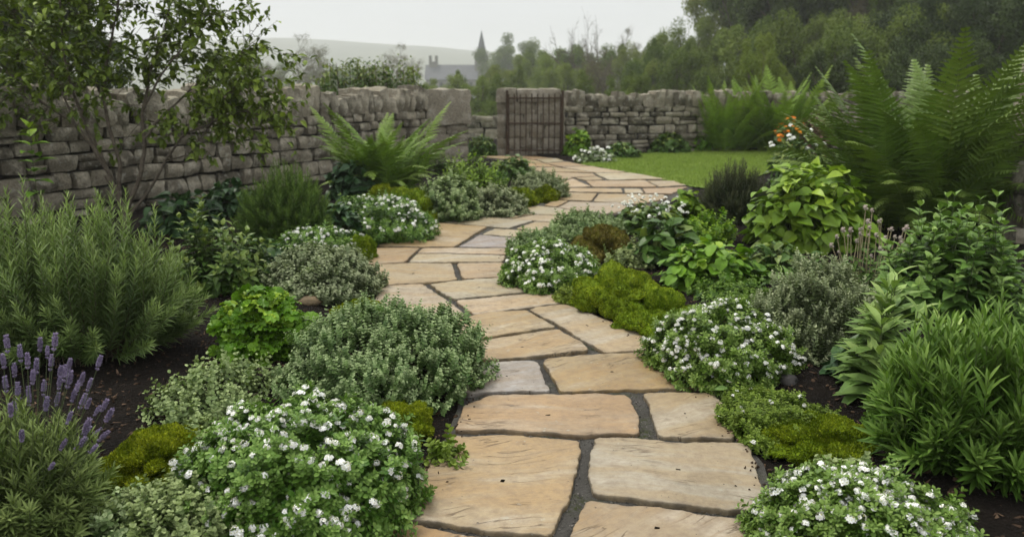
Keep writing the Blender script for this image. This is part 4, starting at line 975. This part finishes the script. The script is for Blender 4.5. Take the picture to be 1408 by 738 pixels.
# hedge shoots over the left wall and growth outside the gate
def hedge(px0, px1, py, Y, label, mat, n=2600, size=.06):
    a, b = at(px0, py, Y), at(px1, py, Y); t = thing('hedge', label, 'hedge', ((a[0] + b[0]) / 2, Y, 0)); g = Geo(); L_ = b[0] - a[0]; ht = a[2]
    s = 90; E = np.c_[RNG.uniform(-L_ / 2, L_ / 2, s), RNG.uniform(-.3, .5, s), ht * RNG.uniform(.8, 1.1, s)]; B = E * [1, .4, 0] ; gs = Geo(); strands(gs, B, E, .006)
    tt = RNG.uniform(.55, 1.02, n); k = RNG.integers(0, s, n); P = B[k] + (E[k] - B[k]) * tt[:, None] + RNG.normal(0, .06, (n, 3)); d = nrm(RNG.normal(0, .6, (n, 3)) + [0, 0, .3])
    g.inst(OVATE, P, frames(d, nrm(RNG.normal(0, .4, (n, 3)) + [0, 0, 1])), size * RNG.uniform(.6, 1.2, n), None, (tt > .9) * RNG.random(n)); g.obj('foliage', M[mat], t); gs.obj('stem', M['twig'], t)
hedge(435, 582, 97, 14.2, 'leafy hedge shoots rising over the wall left of the granite pier', 'mid', 4200, .075)
leafy('bush', 'soft green bush outside the gateway before the low wall', 'bush', (640, 684, 184, 214), 'mid', 2500, LANCE, .10, lump=.1)

# ------------------------------------------------------------------ slender multi-stemmed tree
def sapling():
    Y0 = 7.0; b = at(178, 315, Y0); t = thing('small_tree', 'slender many stemmed tree with small leaves before the left wall', 'tree', (b[0], b[1], 0)); g = Geo(); tips = []
    def P(px, py, dy=0): p = at(px, py, Y0 + dy); return p - [b[0], b[1], 0]
    limbs = [([(178, 318), (172, 290), (163, 262), (150, 238)], .030, .024), ([(150, 238), (130, 205), (104, 172), (62, 142), (25, 108), (-10, 85)], .019, .006),
             ([(155, 250), (140, 215), (118, 175), (98, 130), (88, 80), (82, 20), (78, -40)], .019, .006), ([(163, 262), (165, 225), (150, 180), (140, 130), (150, 80), (162, 20), (170, -40)], .02, .006),
             ([(172, 290), (190, 250), (200, 200), (196, 150), (205, 100), (225, 50), (240, -30)], .022, .006), ([(198, 190), (220, 165), (255, 130), (285, 105), (320, 85), (352, 62)], .012, .004),
             ([(176, 300), (205, 262), (225, 220), (250, 185), (290, 165), (335, 150), (365, 158)], .014, .004), ([(196, 150), (215, 110), (255, 60), (280, 10), (290, -40)], .011, .004),
             ([(104, 172), (80, 120), (40, 60), (15, 10)], .010, .004), ([(140, 130), (120, 80), (120, 20), (118, -40)], .010, .004), ([(225, 220), (260, 215), (300, 150), (330, 110)], .008, .003)]
    for pts, r0, r1 in limbs:
        dy0 = RNG.uniform(-.4, .5); n = len(pts); W_ = np.array([P(x, y, dy0 * i / n if pts[0][1] < 300 or True else 0) for i, (x, y) in enumerate(pts)])
        if pts[0] in ((150, 238), (155, 250), (163, 262), (172, 290), (176, 300)): pass
        u = np.linspace(0, n - 1, n * 4); W_ = np.stack([np.interp(u, np.arange(n), W_[:, k]) for k in range(3)], 1); W_ += np.cumsum(RNG.normal(0, .004, W_.shape), 0)
        tube(g, W_, np.linspace(r0, r1, len(W_)), 7)
        if r0 > .025: continue
        m = len(W_)
        for k in range(42):
            i = int(m * RNG.uniform(.42, .99)); d = nrm(nrm(W_[min(i + 1, m - 1)] - W_[i - 1]) * .5 + RNG.normal(0, .6, 3)); ends = []
            branch(g, W_[i], d, RNG.uniform(.14, .36), .0032, 1, ends, 2, .5, .0, 4); tips += ends
    gl = Geo(); n = 0
    Pp, Dd, Tp = [], [], []
    for e, d, pts in tips:
        for k in range(7):
            u = RNG.random() * (len(pts) - 1); i = int(u); p = pts[i] * (1 - u + i) + pts[i + 1] * (u - i); Pp.append(p); Dd.append(nrm(d * .5 + RNG.normal(0, .55, 3) - [0, 0, .15])); Tp.append(u / (len(pts) - 1))
    Pp, Dd, Tp = np.array(Pp), np.array(Dd), np.array(Tp); n = len(Pp)
    gl.inst(OVATE, Pp, frames(Dd, nrm(RNG.normal(0, .35, (n, 3)) + [0, 0, 1])), .072 * RNG.uniform(.5, 1.2, n), None, Tp ** 2 * (RNG.random(n) < .5) * RNG.random(n))
    g.obj('trunk', M['bark'], t, smooth=True); gl.obj('crown', M['sapling'], t)
sapling()

# ------------------------------------------------------------------ left border
GH = None
needle_bush('rosemary_bush', 'big upright rosemary bush with narrow grey green needles', 'shrub', (-90, 286, 250, 535), 'rosemary', 340, 84, .062, .7, .55, .2, ang=1.0, zmin=.15, hvar=.3)
t, rx, ry, h = needle_bush('lavender_bush', 'lavender bush with purple flower spikes in the near corner', 'lavender', (-110, 158, 565, 800), 'lavleaf', 300, 60, .05, .8, .5, .2, LINEAR, 1.3, .05, .3, stem='stem')
def spike_mesh():
    g = Geo(); H_ = .05; n = 0; tube(g, [(.01, 0, -.42), (.012, 0, -.2), (0, 0, 0), (0, 0, H_)], [.0022, .002, .0016, .001], 5, mat=1)
    for k, z in enumerate([-.018, .0, .009, .018, .027, .036, .045]):
        m = 7 if 0 < k < 5 else 5; a = np.arange(m) * 2 * math.pi / m + k * .5; r = .0085 * (1 if 0 < k < 5 else .7)
        P = np.c_[np.cos(a) * r, np.sin(a) * r, np.full(m, z) + RNG.normal(0, .001, m)]; d = nrm(np.c_[np.cos(a), np.sin(a), np.full(m, .9)])
        g.inst(BLOB, P, frames(d, RNG.normal(size=(m, 3))), np.c_[np.full(m, .0042), np.full(m, .0075), np.full(m, .0042)] * RNG.uniform(.8, 1.3, (m, 1)))
    return g.mesh('flower_spike', [M['lav'], M['stem']])
SP = [spike_mesh() for _ in range(4)]
# stalks of the spikes spring from the crown of the bush
spikes = [(28, 478), (55, 465), (75, 462), (88, 505), (45, 510), (70, 490), (112, 512), (135, 490), (95, 492), (20, 500), (8, 520), (60, 525), (122, 520), (40, 540), (5, 488), (100, 535), (132, 555), (142, 548), (78, 540), (148, 562), (25, 530), (50, 495), (15, 555), (70, 630), (85, 602), (30, 590), (118, 575), (-10, 480), (-15, 510), (65, 475), (38, 488), (105, 525), (10, 465)]
spikes += [(x_, 478 + abs(x_ - 60) * .55 + RNG.uniform(0, 110)) for x_ in RNG.uniform(-20, 150, 18)]
for px, py in spikes:
    Yd = t.location.y + RNG.uniform(-.22, .18); p = at(px, py + 12, Yd) - np.array(t.location); foot = p * [.5, .6, 0] + [0, 0, h * .55]
    d = nrm(p - foot + [0, 0, .05]); R = frames(d[None], RNG.normal(size=(1, 3)))[0]; Mx = np.stack([R[:, 0], -R[:, 2], R[:, 1]], 1)
    if np.linalg.det(Mx) < 0: Mx[:, 0] *= -1
    child('flower_spike', SP[RNG.integers(4)], t, p, Mx * np.array([.8, .8, 1.0]), RNG.uniform(.5, .75))
leaf_stems('mint_plant', 'tall single mint stem with broad leaves before the wall', 'plant', (20, 70, 172, 345), 'bright', 1, 8, OVATE, .17, .8, .25, .97, .02, taper=.35, t0=.5)
moss('round olive moss cushion between lavender and white alyssum', (136, 282, 597, 694), 'mossdark', 20000, lump=.14)
alyssum('largest white alyssum clump at the left edge of the path', (252, 566, 550, 778), 2500, 460, .027, .78, FL_NEAR)
mound('thyme_mat', 'low grey green thyme mat in front of the largest white alyssum', 'herb', (165, 372, 660, 800), 'oregano', 1000, .06, 5, 3, ROUND, .017, .8, .3, .4, 4.)
mound('oregano_plant', 'loose low oregano plant on bare soil below the rosemary', 'herb', (205, 374, 508, 606), 'oregano', 420, .09, 5, 2, ROUND, .022, 1., .35, .4, 4.)
mound('thyme_bush', 'largest rounded thyme bush spilling onto the path', 'herb', (386, 668, 418, 574), 'thyme', 3800, .06, 5, 4, ROUND, .0135, .85, .22, .5, 3.6, group='rounded thyme bushes')
moss('dark moss cushion wedged under the largest thyme bush', (496, 598, 547, 612), 'mossdark', 14000)
leafy('leafy_perennial', 'bright green lobed leaf clump left of the largest thyme', 'plant', (292, 442, 402, 510), 'bright', 1000, LOBED, .068, .8, .18, .45)
moss('small brownish moss cushion behind the largest thyme bush', (458, 537, 408, 446), 'mossdark', 9000)
mound('thyme_bush', 'grey green thyme bush beside the path bend', 'herb', (363, 522, 342, 421), 'thymegrey', 2400, .075, 5, 4, ROUND, .019, .85, .16, .5, 3.6, group='rounded thyme bushes')
alyssum('flat white alyssum tucked behind the grey green thyme bush', (372, 494, 316, 368), 520, 90, .034, 1.05, FL_FAR, 'alyssumdark')
moss('small green moss cushion at the path edge behind grey thyme', (476, 518, 318, 358), 'moss', 7000, blade=.014)
alyssum('white alyssum sprawl below the left fern', (440, 602, 270, 336), 800, 230, .038, 1.0, FL_FAR, 'alyssumdark')
leafy('leafy_perennial', 'dark green leafy clump left of the alyssum sprawl', 'plant', (424, 505, 276, 340), 'dark', 420, OVATE, .10, .8)
moss('long yellow green moss cushion right of the alyssum sprawl', (510, 607, 260, 310), 'moss', 9000, blade=.018)
needle_bush('heather_bush', 'bushy fresh green heather with a dark woody base', 'shrub', (316, 467, 226, 348), 'heath', 420, 60, .055, .8, .35, .38, ang=1.1, zmin=.05, hvar=.25)
leaf_stems('shrub', 'broad leaved shrub with yellowish shoot tips behind the rosemary', 'shrub', (212, 380, 284, 418), 'mid', 95, 8, OVATE, .075, .8, .35, .1, .4, taper=.3, t0=.3)
leafy('leafy_perennial', 'dark broad leaved plant at the foot of the slender tree', 'plant', (190, 312, 262, 330), 'dark', 260, HEART, .13)
leafy('leafy_perennial', 'dark leaves on the soil between wall and green heather', 'plant', (278, 350, 252, 302), 'dark', 420, OVATE, .11)
b = gp(528, 272); fern('fresh green fern growing against the left wall', (b[0], b[1], 0), 80, 1.35, 'fern', (.7, 1.0, 1.5), .18, 28, 9, tilt=.42, off=.22)
leafy('leafy_perennial', 'dark lobed leaf clump under the left fern', 'plant', (448, 516, 222, 280), 'dark', 300, HEART, .15)
mound('thyme_mat', 'dark green herb mat right of the yellow green moss', 'herb', (568, 668, 246, 304), 'thyme', 900, .10, 5, 3, ROUND, .035, .8, .2)
leaf_stems('spurge_plant', 'yellowish spurge with reddish stems before the granite pier', 'plant', (598, 700, 210, 268), 'lime', 70, 8, LANCE, .12, .8, .35, .2, .4)
mound('thyme_mat', 'grey green herb mat along the inner path bend', 'herb', (632, 728, 258, 298), 'thymegrey', 800, .09, 5, 3, ROUND, .034, .8, .2)
moss('bright moss cushion on the inner path bend', (688, 742, 256, 284), 'moss', 6000, blade=.022)
moss('small brownish yellow moss cushion at the tip of the inner bend', (733, 768, 254, 277), 'mossdark', 5000, blade=.022)
mound('thyme_bush', 'grey thyme bush at the tip of the inner path bend', 'herb', (702, 777, 240, 274), 'thymegrey', 900, .12, 5, 3, SMALL, .04, .8, .12, group='rounded thyme bushes')
leafy('leafy_perennial', 'fresh green low plant behind the inner bend thyme', 'plant', (668, 742, 218, 252), 'mid', 420, ROUND, .08)
leaf_stems('leafy_perennial', 'slim leafy stems in front of the granite pier', 'plant', (590, 625, 196, 245), 'mid', 14, 9, LANCE, .12, .8, .4, .5)
moss('dark moss patch at the root of the left fern', (500, 560, 258, 292), 'mossdark', 6000, blade=.018)

# ------------------------------------------------------------------ right border
alyssum('dense white alyssum clump at the right edge of the path', (893, 1084, 420, 538), 1700, 450, .026, .75, FL_NEAR, 'alyssum', .85)
moss('larger bright moss cushion overhanging the path', (781, 914, 362, 438), 'moss', 18000, lump=.10, blade=.013)
moss('bright moss cushion between the larger cushion and the white alyssum', (846, 964, 394, 460), 'moss', 16000, lump=.10, blade=.013)
alyssum('white alyssum clump on the inside of the path bend', (694, 830, 332, 402), 1200, 300, .030, .8, FL_FAR, 'alyssum')
moss('rusty brown moss cushion behind the bend alyssum', (786, 874, 314, 360), 'mossbrown', 9000, blade=.016)
mound('thyme_mat', 'dark creeping thyme above the rusty moss cushion', 'herb', (748, 856, 298, 334), 'thyme', 700, .09, 5, 3, SMALL, .034, .8, .2)
mound('thyme_mat', 'narrow thyme strip at the path edge beside the bend alyssum', 'herb', (698, 772, 318, 352), 'thyme', 420, .08, 5, 3, SMALL, .03, .8, .2)
leafy('primrose', 'upright tongue leaved primrose in the right border', 'plant', (866, 962, 296, 372), 'mid', 190, SPOON, .17, .8, .2, .1)
leafy('leafy_perennial', 'bright lettuce green leaf clump right of the primrose', 'plant', (903, 1048, 330, 408), 'bright', 720, ROUND, .085, .8, .25)
leafy('hosta', 'lime green large leaved clump below the biggest fern', 'plant', (1018, 1204, 236, 356), 'lime', 850, HEART, .125, .8, .2, .6)
needle_bush('heather_bush', 'dark brownish heather bush between lawn and lime leaves', 'shrub', (953, 1064, 220, 314), 'heathdark', 330, 50, .06, .8, .4, .2, ang=1.2, zmin=.05)
t, rx, ry, h, s_ = leafy('leafy_perennial', 'low green plant with small white flowers along the upper path edge', 'plant', (832, 955, 284, 326), 'mid', 620, ROUND, .075)
flowers(t, rx, ry, h, s_, 70, FL_FAR, .9, zmin=.5, lift=.05)
leafy('leafy_perennial', 'pale lime plant left of the dark heather', 'plant', (922, 968, 262, 316), 'lime', 240, ROUND, .09)
b = gp(1272, 318); fern('biggest dark fern beside the rough stone pier', (b[0], b[1], 0), 170, 1.9, 'fernb', (.5, .85, 1.25, 1.8), .185, 36, 11, tilt=.5, off=.42)
b = gp(1003, 209); fern('smaller far fern at the edge of the lawn', (b[0], b[1], 0), 70, 1.6, 'fernfar', (.3, .6, 1.0), .2, 24, 7, 'ferns by the right wall', .38, off=.3)
b = gp(1068, 209); fern('larger far fern under the bright rounded shrub', (b[0], b[1], 0), 80, 1.85, 'fernfar', (.3, .6, 1.0), .19, 24, 7, 'ferns by the right wall', .38, off=.35)
for bx, mt, lf, sz, lb in (((774, 816, 178, 217), 'bright', OVATE, .16, 'fresh green shrub at the foot of the gate'), ((836, 884, 168, 206), 'mid', LANCE, .14, 'rounded green shrub against the middle of the gate wall'),
                           ((888, 948, 182, 211), 'mid', HEART, .17, 'low broad leaved plant at the top of the lawn'), ((934, 990, 170, 208), 'bright', HEART, .2, 'taller broad leaved plant left of the far ferns'), ((826, 880, 190, 218), 'mid', ROUND, .11, 'small grey green plant at the lawn corner')):
    leafy('shrub', lb, 'shrub', bx, mt, 900, lf, sz * .75)
t, rx, ry, h, s_ = leafy('leafy_perennial', 'small white flowered plant between gate and lawn', 'plant', (786, 848, 200, 224), 'thymegrey', 420, ROUND, .09); flowers(t, rx, ry, h, s_, 30, FL_FAR, 2.0, zmin=.3)
leaf_stems('climber', 'thin young climber against the gate wall', 'climber', (900, 935, 150, 205), 'lime', 10, 9, OVATE, .13, .6, .4, .6)
def petal_heads(t, rx, ry, h, sd_, n, mat, sc, name='flower_head'):
    g = Geo(); m = 9; a = np.arange(m) * 2 * math.pi / m; d = nrm(np.c_[np.cos(a), np.sin(a), np.full(m, .5)]); g.inst(leaf_tpl([.3, 1, .4], wid=.3), np.zeros((m, 3)), frames(d, np.tile([[0, 0, 1.]], (m, 1))), .03); flowers(t, rx, ry, h, sd_, n, [g.mesh(name, M[mat])], sc, zmin=.4, lift=.04, name=name)
t, rx, ry, h, s_ = leafy('orange_flower', 'orange flowering plant right of the far ferns', 'plant', (1062, 1112, 160, 222), 'mid', 320, LANCE, .16); petal_heads(t, rx, ry, h, s_, 34, 'orange', 1.3)
leafy('shrub', 'dark reddish shrub right of the orange flowers', 'shrub', (1096, 1150, 150, 222), 'bronze', 700, OVATE, .10)
t, rx, ry, h, s_ = leafy('bedding_plant', 'low bedding plant with one pink bloom under the far ferns', 'plant', (1010, 1066, 188, 208), 'mid', 240, ROUND, .09); petal_heads(t, rx, ry, h, s_, 4, 'pink', 1.6)
t, rx, ry, h, s_ = leafy('hydrangea', 'white flowered shrub at the lawn edge before the biggest fern', 'shrub', (1054, 1146, 184, 262), 'mid', 620, OVATE, .12); flowers(t, rx, ry, h, s_, 16, FL_FAR, 1.9, zmin=.55, lift=.07)
leaf_stems('mint_plant', 'tall mint clump at the foot of the biggest fern', 'herb', (1192, 1450, 270, 470), 'mint', 110, 10, OVATE, .12, .8, .6, .2, .3)
def seedheads(label, box, n):
    t, rx, ry, h = plant_base('wildflower', label, 'plant', box, .8); g = Geo(); f, df, Ls = curved_stems(n, rx * .5, rx, ry, h, 1, .3, .5); prev = f(np.zeros(n))
    for k in range(1, 5): cur = f(np.full(n, k / 4)); strands(g, prev, cur, .003); prev = cur
    g.obj('stalk', M['straw'], t); P = prev; gm = Geo(); m = 14; d = nrm(RNG.normal(size=(m, 3))); gm.inst(BLOB, d * .012, frames(d, RNG.normal(size=(m, 3))), RNG.uniform(.005, .009, (m, 3))); me = gm.mesh('seed_head', M['seed'])
    for p in P: child('seed_head', me, t, p, None, RNG.uniform(.5, 1.1))
    gl = Geo(); k = 260; i = RNG.integers(0, n, k); tt = RNG.uniform(.05, .6, k); 
    Q = np.array([f(np.full(n, u))[j] for u, j in zip(tt, i)]); gl.inst(OVATE, Q, frames(RNG.normal(0, 1, (k, 3)) * [1, 1, .3], nrm(RNG.normal(0, .3, (k, 3)) + [0, 0, 1])), .055 * RNG.uniform(.6, 1.2, k)); gl.obj('foliage', M['mint'], t)
seedheads('thin straw stalks with pale seed heads between lime leaves and mint', (1128, 1268, 285, 408), 30)
mound('thyme_bush', 'tall grey thyme bush behind the dense right alyssum', 'herb', (1046, 1216, 376, 510), 'thymegrey', 1900, .12, 9, 3, SMALL, .023, .75, .2, .8, 3.6, group='rounded thyme bushes')
leaf_stems('sage_plant', 'pale green sage stems beside the tall grey thyme', 'herb', (1142, 1320, 375, 575), 'sage', 26, 9, LANCE, .17, .7, .5, .3, .3, taper=.45, t0=.15)
needle_bush('lavender_bush', 'tall narrow leaved lavender bush without flowers in the right corner', 'lavender', (1190, 1520, 418, 700), 'linear', 330, 40, .095, .75, .6, .1, LINEAR, 1.8, .15, .3, stem='stem')
t, rx, ry, h, s_ = mound('sedum_mat', 'bright green sedum mat at the right path edge', 'plant', (986, 1150, 533, 614), 'sedum', 1500, .035, 4, 4, SMALL, .015, .85, .2, .5, 4., wood=0)
flowers(t, rx, ry, h, s_, 34, FL_NEAR, .5, .2, 4., .1, .005)
moss('moss cushion between the sedum mat and the near alyssum', (1063, 1208, 570, 648), 'mossdark', 18000, lump=.16)
moss('small olive moss cushion between dense alyssum and sedum', (1000, 1074, 524, 562), 'mossdark', 9000)
alyssum('white alyssum clump in the near corner right of the path', (1014, 1345, 654, 812), 2300, 430, .027, .78, FL_NEAR, 'alyssum', .8)
leafy('leafy_perennial', 'single young grey leaved plant on soil behind the dense alyssum', 'plant', (1040, 1098, 362, 398), 'sage', 22, SPOON, .12, .8, .1, .1)
leafy('leafy_perennial', 'tiny seedling with grey leaves by the pale pebbles', 'plant', (976, 1014, 512, 548), 'sage', 12, SPOON, .06, .8, .1, .1)
mound('thyme_mat', 'low thyme sprig mat between moss and bend alyssum', 'herb', (762, 800, 392, 416), 'sedum', 160, .05, 4, 3, SMALL, .025, .8, .2, wood=0)
mound('thyme_mat', 'dark creeping thyme in front of the near moss cushion', 'herb', (120, 240, 690, 770), 'thyme', 260, .07, 5, 2, ROUND, .022, .8, .3, .45, 4.)
leafy('leafy_perennial', 'dark low leaf clump under the sage stems', 'plant', (1130, 1230, 470, 540), 'dark', 160, OVATE, .09)
leafy('leafy_perennial', 'dark leafy filler between heather bush and shrub', 'plant', (300, 420, 330, 400), 'dark', 420, OVATE, .08)
leafy('leafy_perennial', 'mid green filler beneath the lime leaved clump', 'plant', (1000, 1130, 335, 392), 'mid', 420, OVATE, .08)

for bx, mt, lb, nn_ in (((250, 330, 590, 628), 'oregano', 'sparse oregano seedlings between moss and the largest white alyssum', 140), ((300, 372, 385, 412), 'alyssumdark', 'low dark sprigs on soil above the bright lobed clump', 200), ((398, 470, 372, 418), 'oregano', 'creeping sprigs beneath the grey green thyme at its left', 200),
    ((640, 700, 236, 262), 'alyssumdark', 'small leafy sprigs between spurge and low plant', 240), ((960, 1050, 388, 424), 'alyssumdark', 'low green creeper behind the dense right alyssum', 320), ((840, 910, 340, 372), 'oregano', 'pale creeper left of the lettuce green clump', 240), ((1080, 1150, 300, 350), 'mint', 'low mint shoots between lime leaves and seed heads', 200), ((1100, 1200, 640, 680), 'oregano', 'thin sprigs on soil behind the corner alyssum', 160), ((585, 640, 592, 640), 'sedum', 'tiny creeping sedum at the path edge by the largest slab', 60), ((1195, 1260, 560, 620), 'alyssumdark', 'few low sprigs in front of the unflowered lavender', 90), ((930, 1010, 300, 345), 'bright', 'fresh green creeper before the dark heather', 300)):
    mound('ground_cover', lb, 'plant', bx, mt, nn_, .07, 4, 3, ROUND, .026, .9, .35, .45, 4., wood=0)
# stones lying on the beds
def stone(name, label, px, py, w_, mat, flat=.6):
    p = gp(px, py, .02); r = w_ / 2 / F * p[1] * 1.03; v, q = sphere_tpl(18, 12); v = v * (1 + .22 * fbm(v * 1.3 + ns() * 3.1, 3, ns()))[:, None] * [r, r * .85, r * flat]; g = Geo(); g.add(v, q)
    o = g.obj(name, M[mat], None, True); o.location = (p[0], p[1], float(soil_z([p[:2]])[0]) + r * flat * .45); o.rotation_euler = (0, 0, RNG.random() * 6); tag(o, label, 'stone')
stone('rock', 'rounded brown rock beside the bright lobed leaf clump', 430, 421, 36, 'rock', .42)
stone('pebble', 'pale round pebble between the tiny seedling and sedum', 998, 552, 15, 'pebble', .7)
stone('pebble', 'pale pebble touching the olive moss right of the seedling', 1023, 526, 17, 'pebble', .7)
stone('rock', 'dark angular rock on the soil right of the dense alyssum', 1084, 530, 26, 'darkrock', .7)
stone('pebble', 'tiny tan pebble lying on the near moss cushion', 222, 618, 14, 'pebble', .7)
stone('pebble', 'white pebble on the joint below the largest slab', 556, 717, 9, 'pebble', .8)
stone('rock', 'pale stone at the foot of the gate', 762, 219, 9, 'pebble', .7)

# ------------------------------------------------------------------ haze
def haze():
    m, t, out = new_mat('haze'); vp = nd(t, 'VolumePrincipled'); vp.inputs['Color'].default_value = (.985, .99, .995, 1); vp.inputs['Density'].default_value = .0009; vp.inputs['Anisotropy'].default_value = .2
    t.links.new(vp.outputs[0], out.inputs['Volume']); m.cycles.homogeneous_volume = True
    g = Geo(); box(g, -2600, 2600, -70, 2600, -6, 72); o = g.obj('haze', m); o['kind'] = 'stuff'; o['label'] = 'thin morning mist over the fields'
haze()
